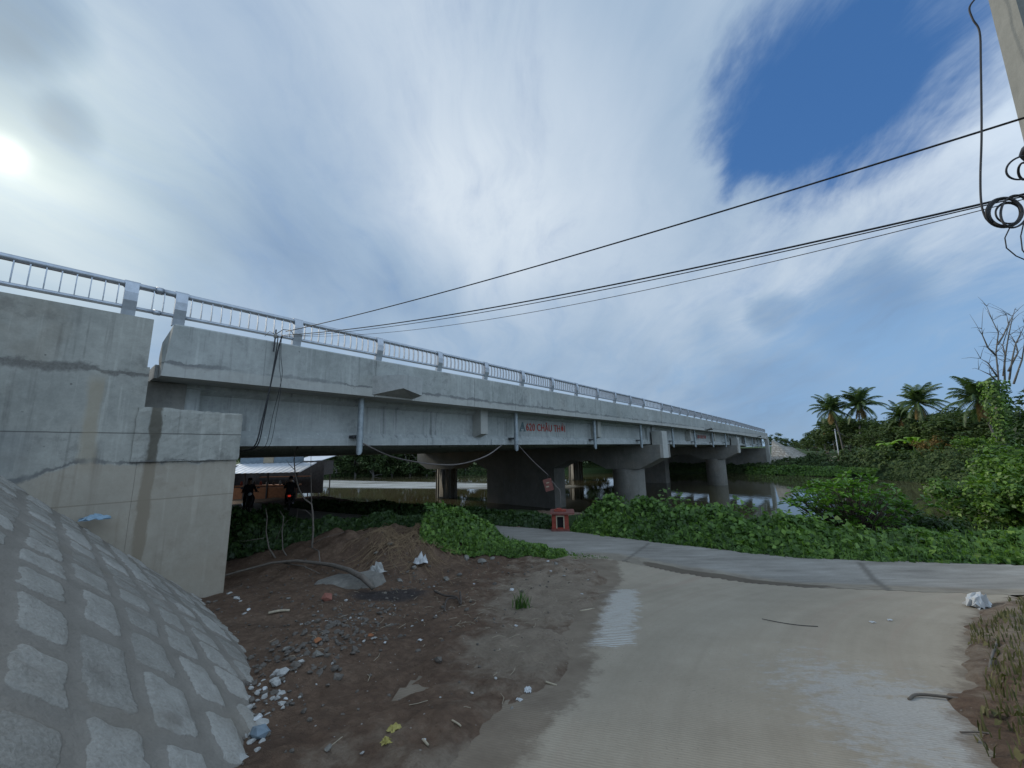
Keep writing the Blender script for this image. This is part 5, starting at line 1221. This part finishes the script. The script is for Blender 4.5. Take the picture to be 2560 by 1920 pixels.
def shrine():
    x, y = 1.50, 13.36; z = float(zbase(x, y)) + .01; root = thing('spirit_house', 'small red painted spirit house with a dark doorway standing on the road verge', 'shrine', (x, y, z)); rz = R(-6)
    Mr = Matrix.Rotation(rz, 3, 'Z'); q = lambda a, b, c: Vector((a, b, c))
    w, d, h = .27, .25, .53
    m = MB(); T = lambda P: [Mr @ Vector(p) + Vector((x, y, z)) for p in P]
    def bx(x0, x1, y0, y1, z0, z1, mm=m): mm.hexa(T([(x0, y0, z0), (x1, y0, z0), (x1, y1, z0), (x0, y1, z0), (x0, y0, z1), (x1, y0, z1), (x1, y1, z1), (x0, y1, z1)]))
    bx(-w, -.10, -d, -d + .05, .05, h); bx(.10, w, -d, -d + .05, .05, h); bx(-.10, .10, -d, -d + .05, .46, h); bx(-.10, .10, -d, -d + .05, .05, .10)
    bx(-w, -w + .05, -d + .05, d, .05, h); bx(w - .05, w, -d + .05, d, .05, h); bx(-w + .05, w - .05, d - .05, d, .05, h); m.build('wall', MAT['red_paint'], root)
    m = MB(); bx(-w - .03, w + .03, -d - .05, d + .03, -.05, .05, m); m.build('base', MAT['old_red'], root)
    m = MB(); m.hexa(T([(-w - .05, -d - .10, h), (w + .18, -d - .10, h - .01), (w + .18, d + .08, h + .02), (-w - .05, d + .08, h + .02), (-w - .04, -d - .09, h + .05), (w + .20, -d - .09, h + .04), (w + .20, d + .08, h + .07), (-w - .04, d + .08, h + .07)])); m.build('roof', MAT['old_red'], root)
    m = MB(); bx(-.18, .20, -.16, .16, h + .06, h + .10, m); bx(-.10, .06, -.1, .1, h + .10, h + .14, m); m.build('roof_block', MAT['red_paint'], root)
    m = MB(); bx(-.135, -.10, -d - .02, -d + .01, .08, .48, m); bx(.10, .135, -d - .02, -d + .01, .08, .48, m); bx(-.10, .10, -d - .02, -d + .01, .44, .48, m); m.build('door_frame', MAT['pale_wood'], root)
    m = MB(); bx(-.10, .10, -d + .10, -d + .11, .10, .50, m); m.build('doorway_shade', MAT['interior_shade'], root)  # near-black sheet standing in for the shade inside the doorway
shrine()

# ------------------------------------------------------------------ houses by the water on the left
def shop():
    x0, x1, y0, y1 = -22.8, -17.1, 31.2, 35.5; zg = -1.75; root = thing('riverside_shop', 'low wooden riverside shop with a white tin awning seen past the abutment', 'shop', (x0 + 3, y0 + 2, zg))
    m = MB(); m.box(((x0 + x1) / 2, y0 + .06, zg + .45), ((x1 - x0) / 2, .05, .45)); m.build('lower_wall', MAT['plank_orange'], root)
    m = MB(); m.box(((x0 + x1) / 2, y1, zg + 1.4), ((x1 - x0) / 2, .06, 1.4)); m.box((x0, (y0 + y1) / 2, zg + 1.3), (.05, (y1 - y0) / 2 - .1, 1.3)); m.build('back_wall', MAT['plank_dark'], root)
    m = MB(); m.box(((x0 + x1) / 2 - .4, y0 + 1.9, zg + 3.05), ((x1 - x0) / 2 - .2, .05, .40)); m.build('upper_wall', MAT['plank_blue_grey'], root)
    m = MB(); m.box((-20.6, y0 + 1.82, zg + 3.05), (.42, .03, .30)); m.build('window_shutter', MAT['pale_wood'], root)
    m = MB(); n = 40; V = []; F = []
    for i in range(n + 1):
        x = x0 - .3 + (x1 - x0 + .9) * i / n; w = .02 * math.sin(i * 2.3)
        V += [(x, y0 - .75, zg + 2.06 + w), (x, y0 + 1.8, zg + 2.72 + w), (x, y0 - .75, zg + 2.04 + w), (x, y0 + 1.8, zg + 2.70 + w)]
    for i in range(n): a = i * 4; F += [(a, a + 4, a + 5, a + 1), (a + 2, a + 3, a + 7, a + 6), (a, a + 2, a + 6, a + 4), (a + 1, a + 5, a + 7, a + 3)]
    m.add(V, F); m.build('awning', MAT['tin_sheet'], root)
    for x in (x0 + .1, -21.2, -19.4, x1 - .05):
        m = MB(); m.box((x, y0 - .02, zg + 1.1), (.05, .05, 1.15)); m.build('post', MAT['plank_dark'], root)
    m = MB(); m.box((-20, y0 + .9, zg + .98), (2.6, .4, .05)); m.box((-20.2, y1 - .5, zg + 1.5), (2.2, .2, .03)); m.build('shelf', MAT['plank_orange'], root)
    rr = random.Random(3)
    for i in range(9):
        m = MB(); x = -22 + i * .52; m.lathe((x, y0 + .8, zg + 1.03), [(.08, 0), (.10, .12), (.07, .25), (.03, .33)], 8); o = m.build('jar', MAT[rr.choice(['tin_sheet', 'red_paint', 'white_plastic', 'plank_blue_grey', 'plank_dark'])], root, True)
    h = thing('stilt_house', 'small grey stilt house with a pale sloping roof over the water behind the shop', 'house', (-20.6, 40.5, -2.75))
    m = MB(); m.box((-20.9, 41.5, 0.25), (1.25, 1.4, .72)); m.build('wall', MAT['plank_dark'], h)
    m = MB(); m.hexa([(-22.5, 39.6, .88), (-19.3, 39.6, 1.02), (-19.3, 43.2, 1.5), (-22.5, 43.2, 1.4), (-22.5, 39.6, .93), (-19.3, 39.6, 1.07), (-19.3, 43.2, 1.55), (-22.5, 43.2, 1.45)]); m.build('roof', MAT['tin_sheet'], h)
    for x, y in ((-22.0, 40.3), (-20.9, 40.3), (-19.8, 40.3), (-19.8, 42.6)): m = MB(); m.tube([(x, y, -3.6), (x, y, -.45)], .06, 6); m.build('stilt', MAT['dark_bark'], h)
shop()

# ------------------------------------------------------------------ motorcycles and riders
def skin_person(name, joints, edges, mat, label, hair=True, cloth=None):
    """continuous skinned figure; joints: name -> (co, radius)"""
    nm = list(joints); idx = {k: i for i, k in enumerate(nm)}
    me = bpy.data.meshes.new(name); me.from_pydata([joints[k][0] for k in nm], [(idx[a], idx[b]) for a, b in edges], [])
    o = bpy.data.objects.new(name, me); COL.objects.link(o)
    sk = o.modifiers.new('skin', 'SKIN')
    for k in nm:
        v = me.skin_vertices[0].data[idx[k]]; r = joints[k][1]; v.radius = (r, r) if not hasattr(r, '__len__') else r
        v.use_root = (k == 'pelvis')
    o.modifiers.new('sub', 'SUBSURF').levels = 1; o.modifiers['sub'].render_levels = 1
    bpy.context.view_layer.update(); dg = bpy.context.evaluated_depsgraph_get(); m2 = bpy.data.meshes.new_from_object(o.evaluated_get(dg))
    bpy.data.objects.remove(o); o = bpy.data.objects.new(name, m2); COL.objects.link(o)
    m2.materials.clear()
    for m in mat: m2.materials.append(m)
    for p in m2.polygons:
        c = p.center; p.use_smooth = True
        p.material_index = 1 if c.z > 1.30 or (abs(c.y) > .26 and c.x > .42 and .9 < c.z < 1.1) else (2 if c.z < .78 else 0)
    return tag(o, label, 'person')
def rider(label, top, pants):
    J = dict(pelvis=((-.25, 0, .80), (.15, .13)), belly=((-.24, 0, .95), (.15, .12)), chest=((-.20, 0, 1.14), (.17, .12)), neck=((-.17, 0, 1.31), .055), head=((-.14, 0, 1.40), .085), crown=((-.15, 0, 1.50), .088),
             ls=((-.18, .17, 1.22), .06), le=((.05, .25, 1.02), .045), lw=((.32, .27, .99), .032), lh=((.44, .28, 1.0), .035), rs=((-.18, -.17, 1.22), .06), re=((.05, -.25, 1.02), .045), rw=((.32, -.27, .99), .032), rh=((.44, -.28, 1.0), .035),
             lhip=((-.22, .11, .77), .095), lk=((.20, .17, .68), .07), la=((.06, .16, .30), .045), lt=((.22, .17, .25), .04), rhip=((-.22, -.11, .77), .095), rk=((.20, -.17, .68), .07), ra=((.06, -.16, .30), .045), rt=((.22, -.17, .25), .04))
    E = [('pelvis', 'belly'), ('belly', 'chest'), ('chest', 'neck'), ('neck', 'head'), ('head', 'crown'), ('chest', 'ls'), ('ls', 'le'), ('le', 'lw'), ('lw', 'lh'), ('chest', 'rs'), ('rs', 're'), ('re', 'rw'), ('rw', 'rh'),
         ('pelvis', 'lhip'), ('lhip', 'lk'), ('lk', 'la'), ('la', 'lt'), ('pelvis', 'rhip'), ('rhip', 'rk'), ('rk', 'ra'), ('ra', 'rt')]
    o = skin_person('person', J, E, [MAT[top], MAT['skin'], MAT[pants]], label)
    m = MB(); V = []; m.rock((-.165, 0, 1.50), .115, (1.05, .95, .8), 2, lv=2); h = m.build('hair', MAT['hair'], o, True, world=False)
    for s in (1, -1):
        for k in range(4):
            m = MB(); y = .265 + .012 * k; m.tube([(.43, s * (y), 1.005), (.475, s * y, .995), (.48, s * y, .965), (.455, s * y, .955)], [.009, .009, .008, .006], 5); m.build('finger', MAT['skin'], o, True, world=False)
        m = MB(); m.tube([(.43, s * .25, .995), (.455, s * .245, .97), (.46, s * .25, .955)], [.011, .010, .007], 5); m.build('thumb', MAT['skin'], o, True, world=False)
    return o
def motorcycle(label):
    r = thing('motorcycle', label, 'motorcycle')
    for x in (-.62, .62):
        m = MB(); n = 24; V = []; F = []
        for i in range(n):
            a = 2 * math.pi * i / n
            for k in range(8): b = 2 * math.pi * k / 8; q = .25 + .045 * math.cos(b); V.append((x + q * math.cos(a), .045 * math.sin(b), .295 + q * math.sin(a)))
        for i in range(n):
            for k in range(8): F.append((i * 8 + k, ((i + 1) % n) * 8 + k, ((i + 1) % n) * 8 + (k + 1) % 8, i * 8 + (k + 1) % 8))
        m.add(V, F); w = m.build('wheel', MAT['rubber'], r, True, world=False)
        m = MB(); m.lathe((x, 0, .295), [(.04, -.05), (.05, -.04), (.05, .04), (.04, .05)], 10, axis='Y')
        for k in range(7): a = k * .9; m.tube([(x, 0, .295), (x + .21 * math.cos(a), 0, .295 + .21 * math.sin(a))], .008, 4)
        m.build('hub', MAT['galvanised_steel'], w, world=False)
    m = MB(); sec = lambda x, zc, w, h: [(x, w * math.cos(a), zc + h * math.sin(a)) for a in [k * math.pi / 5 for k in range(10)]]
    st = [sec(-.88, .74, .05, .04), sec(-.55, .68, .12, .10), sec(-.15, .58, .13, .14), sec(.2, .50, .10, .14), sec(.36, .62, .14, .22), sec(.46, .86, .11, .14), sec(.48, .99, .04, .04)]
    V = [p for s in st for p in s]; F = [(i * 10 + k, i * 10 + (k + 1) % 10, i * 10 + 10 + (k + 1) % 10, i * 10 + 10 + k) for i in range(6) for k in range(10)]; F += [tuple(range(9, -1, -1)), tuple(60 + k for k in range(10))]
    m.add(V, F); m.tube([(.46, .07, .84), (.62, .07, .30)], .028, 8); m.tube([(.46, -.07, .84), (.62, -.07, .30)], .028, 8); m.tube([(-.05, .08, .35), (-.62, .09, .30)], .03, 6); m.tube([(-.05, -.08, .35), (-.62, -.09, .30)], .03, 6); m.box((.0, 0, .36), (.2, .11, .10))
    m.build('body', MAT['bike_paint'], r, True, world=False)
    m = MB(); m.hexa([(-.72, -.11, .72), (.08, -.12, .68), (.08, .12, .68), (-.72, .11, .72), (-.76, -.09, .80), (.05, -.10, .755), (.05, .10, .755), (-.76, .09, .80)]); m.build('seat', MAT['rubber'], r, world=False)
    m = MB(); m.tube([(.44, -.34, .985), (.48, -.12, .99), (.48, .12, .99), (.44, .34, .985)], .016, 8); m.build('handlebar', MAT['dark_steel'], r, True, world=False)
    m = MB(); m.lathe((.53, 0, .90), [(.02, .06), (.07, .04), (.08, 0), (.05, -.05)], 12, axis='X'); m.build('headlight', MAT['tin_sheet'], r, True, world=False)
    m = MB(); m.box((-.90, 0, .70), (.03, .06, .04)); m.build('tail_light', MAT['tail_lamp'], r, world=False)
    m = MB(); m.tube([(-.05, -.15, .30), (-.8, -.17, .36)], [.03, .05], 8); m.build('exhaust', MAT['galvanised_steel'], r, True, world=False)
    for s in (1, -1): m = MB(); m.tube([(.44, s * .2, .99), (.42, s * .30, 1.14)], .006, 5); m.box((.42, s * .31, 1.16), (.012, .055, .035)); m.build('mirror', MAT['dark_steel'], r, world=False)
    return r
def place(o, x, y, z, rz): o.location = (x, y, z); o.rotation_euler = (0, 0, rz); return o
mc = motorcycle('dark motorcycle ridden toward the left under the bridge by the shop')
pr = rider('rider in dark clothes leaning forward on the motorcycle near the abutment', 'cloth_dark', 'cloth_dark')
q = at(618, 1286, 18.4); zr_ = float(zbase(q[0], q[1])) + .01
a0 = math.atan2(-.80, .60)
place(mc, q[0], q[1], zr_, a0); place(pr, q[0], q[1], zr_, a0)
def copy_to(src, x, y, z, rz, label): c = copy_tree(src); c['label'] = label; return place(c, x, y, z, rz)
q = at(722, 1275, 19.6); zz = float(zbase(q[0], q[1])) + .01; a1 = R(118)
copy_to(mc, q[0], q[1], zz, a1, 'motorcycle with a lit red tail lamp half hidden by plants right of the other rider'); p2 = copy_to(pr, q[0], q[1], zz, a1, 'rider seen from behind on the motorcycle with the red tail lamp')
q = at(2046, 1136, 78); zz = gz(q[0], q[1]); copy_to(mc, q[0], q[1], zz, R(200), 'parked dark motorcycle on the sandy far path beside the cone')
copy_to(mc, *at(2070, 1138, 74)[:2], gz(*at(2070, 1138, 74)[:2]), R(-100), 'motorcycle farther right on the sandy far path'); copy_to(pr, *at(2070, 1138, 74)[:2], gz(*at(2070, 1138, 74)[:2]), R(-100), 'tiny rider on the sandy far path across the river')
def far_bits():
    q = at(2098, 1142, 86); x, y = q[0], q[1]; z = gz(x, y); r = thing('far_pole', 'thin pale utility pole on the far bank before the palm grove', 'utility pole', (x, y, z))
    m = MB(); m.tube([(x, y, z - .3), (x, y, 4.9)], [.13, .09], 8); m.build('shaft', MAT['tin_sheet'], r); m = MB(); m.box((x, y, 4.6), (.6, .06, .06)); m.build('cross_arm', MAT['dark_steel'], r)
    b = at(2160, 1098, 86); cable('far_wire', 'slack wire drooping from the thin far pole toward the palms', [Vector((x, y, 4.75)), Vector(at(2112, 1090, 86)), Vector(at(2130, 1096, 86)), Vector(b)], .05, 'grey_bark', 'wire')
    q = at(2092, 1141, 72); x, y = q[0], q[1]; z = gz(x, y); m = MB()
    m.rock((0, 0, .25), .8, (1.5, .8, .35), 3); o = m.build('debris_heap', MAT['rubble_pale']); o.location = (x, y, z); tag(o, 'pale heap of debris beside the sandy far path', 'heap')
far_bits()

# ------------------------------------------------------------------ litter, rubble and stones on the dirt
def lump_obj(name, label, cat, x, y, r, sq, seed, mat, group=None, dz=0., lv=1, rz=None):
    m = MB(); m.rock((0, 0, 0), r, sq, seed, lv=lv); o = m.build(name, MAT[mat]); o.location = (x, y, gz(x, y) + r * sq[2] * .35 + dz); tag(o, label, cat, group); return o
def crumple(name, label, cat, x, y, w, h, seed, mat, group=None, rz=0., dz=0., z=None):
    """crumpled thin sheet: a bag, wrapper or scrap"""
    g = np.random.default_rng(seed); n = 9; V = []; F = []
    for j in range(n):
        for i in range(n):
            u, v = i / (n - 1) - .5, j / (n - 1) - .5; k = 1 - .35 * (u * u + v * v) * 4 * g.random()
            V.append((w * u * k + g.normal(0, w * .035), w * .7 * v * k + g.normal(0, w * .03), max(0, h * (1 - 3.2 * (u * u + v * v)) * g.uniform(.3, 1.1) + g.normal(0, h * .12)) + .008))
    for j in range(n - 1):
        for i in range(n - 1): a = j * n + i; F.append((a, a + 1, a + n + 1, a + n))
    m = MB(); m.add(V, F); o = m.build(name, MAT[mat], None, False)
    sm = o.modifiers.new('thick', 'SOLIDIFY'); sm.thickness = .003
    o.location = (x, y, (gz(x, y) if z is None else z) + dz); o.rotation_euler = (0, 0, rz); return tag(o, label, cat, group)
def slab():
    x, y = -3.25, 7.95; z = gz(x, y); m = MB(); V = []; out = [(-.62, -.30), (-.25, -.42), (.20, -.36), (.58, -.22), (.72, .05), (.40, .28), (.05, .18), (-.30, .42), (-.66, .25)]
    n = len(out); V = [(a, b, -.1) for a, b in out] + [(a * .93, b * .93, .09 + .035 * math.sin(5 * a + 3 * b)) for a, b in out] + [(0, 0, .11)]
    F = [(i, (i + 1) % n, n + (i + 1) % n, n + i) for i in range(n)] + [(n + i, n + (i + 1) % n, 2 * n) for i in range(n)] + [tuple(reversed(range(n)))]
    m.add(V, F); o = m.build('concrete_slab', MAT['rubble_grey']); o.location = (x, y, z); o.rotation_euler = (R(5), R(-6), .1); tag(o, 'broken flat slab of concrete under the thick end of the fallen branch', 'concrete slab')
slab()
lump_obj('brick', 'reddish brown broken brick lying on dirt in front of the slab', 'brick', -2.98, 6.55, .13, (1.3, .8, .6), 3, 'red_brown_brick', lv=0)
lump_obj('brick', 'small orange brick piece on dirt left of the white scraps', 'brick', -1.72, 4.95, .055, (1.2, .8, .6), 5, 'plank_orange', lv=0)
lump_obj('brick', 'orange brick fragment on the small dirt hump near the slope foot', 'brick', -2.05, 4.35, .05, (1, .9, .7), 6, 'plank_orange', dz=.03, lv=0)
crumple('plastic_bag', 'torn white plastic bag on the front of the rooty mound', 'bag', -2.08, 9.02, .34, .20, 1, 'white_plastic', rz=.5, dz=.08)
crumple('plastic_bag', 'dirty crumpled grey white bag beside the concrete slab', 'bag', -2.85, 8.4, .42, .20, 2, 'rubble_pale', rz=.8, dz=.04)
crumple('plastic_bag', 'crumpled white plastic bag on the road at the right', 'bag', 6.45, 5.86, .36, .20, 3, 'white_plastic', rz=.2, z=float(zbase(6.45, 5.86)) + .01)
qb = onp = None
sB, zB = .62, .56
bb = BR(sB, 8.52, zB); crumple('plastic_bag', 'flattened pale blue plastic bag caught between the slope and the wall', 'bag', bb.x, bb.y, .38, .07, 4, 'blue_plastic', rz=R(50), z=.72)
GW = 'white scraps on the brown dirt'
spots = [(1270, 1378, .10), (1370, 1404, .16), (1377, 1430, .12), (1410, 1443, .11), (1280, 1477, .20), (1185, 1462, .09), (1470, 1452, .09), (1320, 1733, .15), (1298, 1760, .09), (935, 1603, .11), (962, 1612, .07), (1050, 1603, .09), (1030, 1567, .07), (1056, 1555, .07), (1085, 1467, .08), (1065, 1452, .07), (1095, 1485, .08), (1455, 1489, .08), (1480, 1535, .10), (1290, 1568, .09), (1060, 1855, .05), (905, 1900, .05), (1180, 1742, .05)]
def ground_at(px, py):
    d = pix_dir(px, py); k = 0
    lo, hi = .3, 40.
    Y = np.linspace(.8, 30, 600); X = d.x / d.y * Y; Z = CAMZ + d.z / d.y * Y; T = terrain(X, Y)[0]; i = int(np.argmax(Z < T)); return X[i], Y[i]
where = ['by the weeds at the road end of the dirt', 'flat and bright beside the green weeds', 'with a bluish tint near the green weeds', 'right of the bluish one', 'long and pale in the middle of the upper dirt', 'forked, left of the long pale scrap', 'at the upper right dirt edge', 'largest of the lower pair near the ramp edge', 'small and triangular just below the largest lower scrap', 'at the centre left of the dirt', 'just right of the centre left one', 'curled, left of the dirt middle', 'above the curled scrap', 'higher above the curled scrap', 'square, below the torn bag', 'at the foot of the torn bag', 'lying flat right of the slab', 'on the dirt edge above the grooved concrete', 'stringy, at the dirt edge by the grooved concrete', 'twiggy, right of the lone weed', 'tiny, near the bottom edge', 'tiny, at the bottom left of the dirt', 'tiny, left of the lower pair']
for i, ((px, py, w), wh) in enumerate(zip(spots, where)):
    x, y = ground_at(px, py); crumple('scrap', 'white scrap of litter ' + wh, 'litter', x, y, w * .62, w * .12, 100 + i, 'white_plastic' if i % 3 else 'rubble_pale', GW, rz=i * 1.1)
GY = 'yellowish plant scraps near the bottom of the dirt'
for i, (px, py, lab) in enumerate(((985, 1832, 'curled yellow leaf scrap near the bottom of the dirt'), (965, 1868, 'smaller yellow leaf scrap below the curled one'))):
    x, y = ground_at(px, py); crumple('leaf_scrap', lab, 'leaf', x, y, .10 - .03 * i, .03, 140 + i, 'yellow_strap', GY, rz=.6)
GF = 'white foam and rubble pieces along the slope foot'
rr = random.Random(9)
foam = [(640, 1795, .08), (655, 1812, .07), (622, 1812, .06), (668, 1790, .05), (640, 1830, .055), (610, 1845, .05), (625, 1855, .065), (600, 1905, .07), (590, 1860, .05), (700, 1735, .07), (705, 1760, .06), (620, 1745, .05), (660, 1728, .04), (708, 1695, .06), (658, 1705, .035), (612, 1535, .07), (622, 1525, .06), (590, 1495, .09), (575, 1482, .08), (600, 1505, .06), (715, 1750, .035), (640, 1880, .04), (655, 1855, .035)]
fw = ['in the thick of the pile', 'at the right of the pile', 'at the left of the pile', 'at the top of the pile', 'under the pile', 'left below the pile', 'beside the bluish stone below the pile', 'at the bottom edge of the picture', 'touching the slope below the pile', 'bright, above and right of the pile', 'greyish, right above the pile', 'by the slope above the pile', 'small, between pile and slope', 'lone, higher on the dark dirt', 'tiny, at the slope edge', 'upper pair by the slope, lower one', 'upper pair by the slope, upper one', 'at the foot of the abutment', 'against the abutment corner', 'just right of the abutment corner', 'tiny, right of the pile', 'tiny, near the bottom left', 'tiny, below the pile']
for i, ((px, py, r), wh) in enumerate(zip(foam, fw)):
    x, y = ground_at(px, py); lump_obj('foam_chunk', 'white rubble piece ' + wh, 'rubble', x, y, r * .62, (1.2, 1, .6), 200 + i, 'rubble_pale' if i % 4 else 'white_plastic', GF, lv=1, dz=-r * .22)
x, y = ground_at(645, 1852); lump_obj('stone', 'bluish grey stone in the white pile at the slope foot', 'stone', x, y, .07, (1.2, 1, .7), 250, 'plank_blue_grey', lv=0)
GS = 'grey stones at the foot of the mound'
for i, (px, py, r, lab) in enumerate(((975, 1362, .13, 'flat pale stone on top of the mound'), (940, 1385, .10, 'grey stone beside the flat one on the mound'), (1035, 1422, .12, 'grey stone left of the torn bag'), (1000, 1455, .12, 'flat grey stone below the mound'), (1165, 1395, .14, 'grey stone under the edge of the green weeds'), (1205, 1408, .16, 'large grey stone in front of the green weeds'), (1232, 1398, .11, 'pointed stone among the green weeds'), (1150, 1440, .12, 'grey stone on the dirt below the weeds'), (1115, 1450, .13, 'dull brown stone right of the torn bag'), (1390, 1412, .10, 'tan stone on the dirt near the road'), (720, 1498, .06, 'small stone below the fallen branch'), (795, 1640, .09, 'long pale stone on the small hump'), (715, 1625, .07, 'brown stone by the slope edge'), (1280, 1795, .06, 'round stone near the ramp edge at the bottom'), (820, 1885, .04, 'small tan pebble near the bottom edge'))):
    x, y = ground_at(px, py); lump_obj('stone', lab, 'stone', x, y, r * .72, (1.25, .85, .55), 300 + i, 'rubble_dull', GS, lv=0)
def stick(name, label, pts, r, mat='pale_wood', cat='stick', group=None):
    P = [];
    for px, py, dz in pts:
        x, y = ground_at(px, py); P.append(Vector((x, y, gz(x, y) + r + dz)))
    return cable(name, label, P, r, mat, cat, group)
stick('stick', 'pale flat stick on the dirt near the slope', [(670, 1540, .0), (700, 1532, .01), (724, 1530, 0)], .018)
stick('stick', 'black charred twisted branch on the dirt right of the slab', [(1085, 1482, .01), (1110, 1500, .04), (1140, 1506, .05), (1152, 1518, .02), (1150, 1500, .09)], .016, 'dark_bark')
stick('stick', 'black curved twig under the charred branch', [(1110, 1530, 0), (1118, 1512, .04), (1140, 1508, .05)], .012, 'dark_bark')
stick('stick', 'thin pale stick near the bottom of the dirt', [(1130, 1805, 0), (1145, 1818, .01), (1152, 1832, 0)], .006)
stick('stick', 'short yellowish stick on the lower dirt', [(1058, 1857, 0), (1070, 1873, 0)], .008)
stick('stick', 'pale stick beside the largest lower white scrap', [(1365, 1718, 0), (1392, 1728, .01)], .008)
stick('stick', 'straw coloured stick across the dirt edge by the grooved concrete', [(1450, 1533, .01), (1490, 1530, .02), (1475, 1540, .0)], .012)
def rstick(label, pts, r, mat='dead_bark', name='stick', cat='stick'):
    P = []
    for px, py, dz in pts:
        Y = 3.; 
        for _ in range(50):
            d = pix_dir(px, py); k = (float(zbase(0, Y)) + .012 - CAMZ) / d.z; Y = .5 * Y + .5 * d.y * k
        q = at(px, py, Y); P.append(Vector((q[0], q[1], q[2] + dz)))
    return cable(name, label, P, r, mat, cat)
rstick('long brown stick lying on the right edge of the ramp', [(2272, 1748, 0), (2295, 1740, .01), (2370, 1748, .015), (2440, 1762, .02), (2500, 1760, .02)], .010)
rstick('bent brown stick standing up from the grass at the right of the ramp', [(2475, 1750, 0), (2475, 1700, .02), (2482, 1660, .05), (2500, 1620, .08)], .011)
rstick('thin twig near the bottom right of the ramp', [(2400, 1830, 0), (2450, 1835, .01), (2490, 1842, .01)], .005)
rstick('thin dark wire lying on the ramp', [(1905, 1547, 0), (1950, 1556, .0), (2000, 1563, 0), (2045, 1566, 0)], .004, 'black_cable', 'wire', 'wire')
rstick('yellow strap trailing from the white bag at the road edge', [(2485, 1530, .01), (2520, 1545, .02), (2550, 1556, .02), (2590, 1572, .02)], .016, 'yellow_strap', 'strap', 'strap')
GP2 = 'pale flecks on the ramp'
for i, (px, py) in enumerate(((2181, 1558), (2225, 1553))):
    d = pix_dir(px, py); Y = 5.
    for _ in range(50): Y = .5 * Y + .5 * d.y * (float(zbase(0, Y)) - CAMZ) / d.z
    q = at(px, py, Y); crumple('paper_scrap', ['left one of two tiny white paper scraps on the ramp', 'right one of two tiny white paper scraps on the ramp'][i], 'litter', q[0], q[1], .07, .01, 400 + i, 'white_plastic', GP2, z=float(zbase(0, q[1])) + .008)
def scatter():
    g = np.random.default_rng(15)
    def spots(n, cx, cy, sx, sy): return np.stack([g.normal(cx, sx, n), g.normal(cy, sy, n)], 1)
    P = np.concatenate([spots(260, -2.15, 4.2, .35, 1.2), spots(160, -2.0, 3.0, .25, .5), spots(260, -2.6, 6.2, .9, .9), spots(200, -3.2, 8.6, 1.1, .5), spots(240, -1.0, 6.0, 1.2, 2.0), spots(120, -4.6, 7.2, .5, .9), spots(150, -.2, 9.0, 1.0, .6), spots(90, -2.02, 3.15, .15, .38), spots(60, -2.2, 5.9, .3, .5)])
    pale = np.zeros(len(P), bool); pale[-150:-60] = True; pale[-60:] = g.random(60) < .5
    z = terrain(P[:, 0], P[:, 1])[0]; a = poly_sd(P[:, 0], P[:, 1], DIRT_POLY); m = MB(); m2 = MB()
    for i, (x, y) in enumerate(P):
        if a[i] < .1: continue
        r = min(.055, (.016 if pale[i] else .012) * math.exp(g.normal(.15, .55))); (m2 if pale[i] or g.random() < .03 else m).rock((x, y, z[i] + r * .3), r, (1.1, .9, .65), int(g.integers(0, 999)), lv=0)
    for x, y in spots(150, -2.1, 4.6, .28, .8):
        m.rock((x, y, gz(x, y) + .008), float(g.uniform(.02, .05)), (1.2, 1, .6), int(g.integers(0, 999)), lv=0)
    m.mi = [0] * len(m.f); m.add(m2.v, m2.f, 1)
    stuff(m.build('gravel', [MAT['dark_gravel'], MAT['rubble_pale']]), 'loose pebbles and crumbs scattered over the dirt', 'gravel')
    m = MB()
    for i in range(260):
        x, y = g.normal(-.4, 1.3), g.normal(6.2, 2.3)
        if poly_sd(np.array([x]), np.array([y]), DIRT_POLY)[0] < .05 or x < -3: continue
        L = g.uniform(.04, .16); az = g.uniform(0, 3.14); z = gz(x, y) + .006; m.tube([(x, y, z), (x + L * .5 * math.cos(az), y + L * .5 * math.sin(az), z + g.uniform(0, .015)), (x + L * math.cos(az + .3), y + L * math.sin(az + .3), z)], .0025, 4)
    stuff(m.build('straw_litter', MAT['pale_wood']), 'thin straws and twigs littering the dirt', 'straw')
    m = MB()
    for i in range(260):
        x0 = g.normal(-2.6, .45); y0 = g.normal(10.0, .4); az = g.normal(-1.57, .7); L = g.uniform(.35, 1.0); P3 = []
        for k in range(6):
            t = k / 5; x = x0 + L * t * math.cos(az + .8 * t * math.sin(i)); y = y0 + L * t * math.sin(az); P3.append((x, y, gz(x, y) + .02 + .10 * math.sin(math.pi * t) * g.uniform(.2, 1)))
        m.tube(P3, .0035, 4)
    stuff(m.build('dry_roots', MAT['dry_straw']), 'tangle of dry brown roots and straw hanging over the mound', 'roots')
simple('dark_gravel', (.11, .095, .08), .95, 0, .4, 20, .3)
scatter()
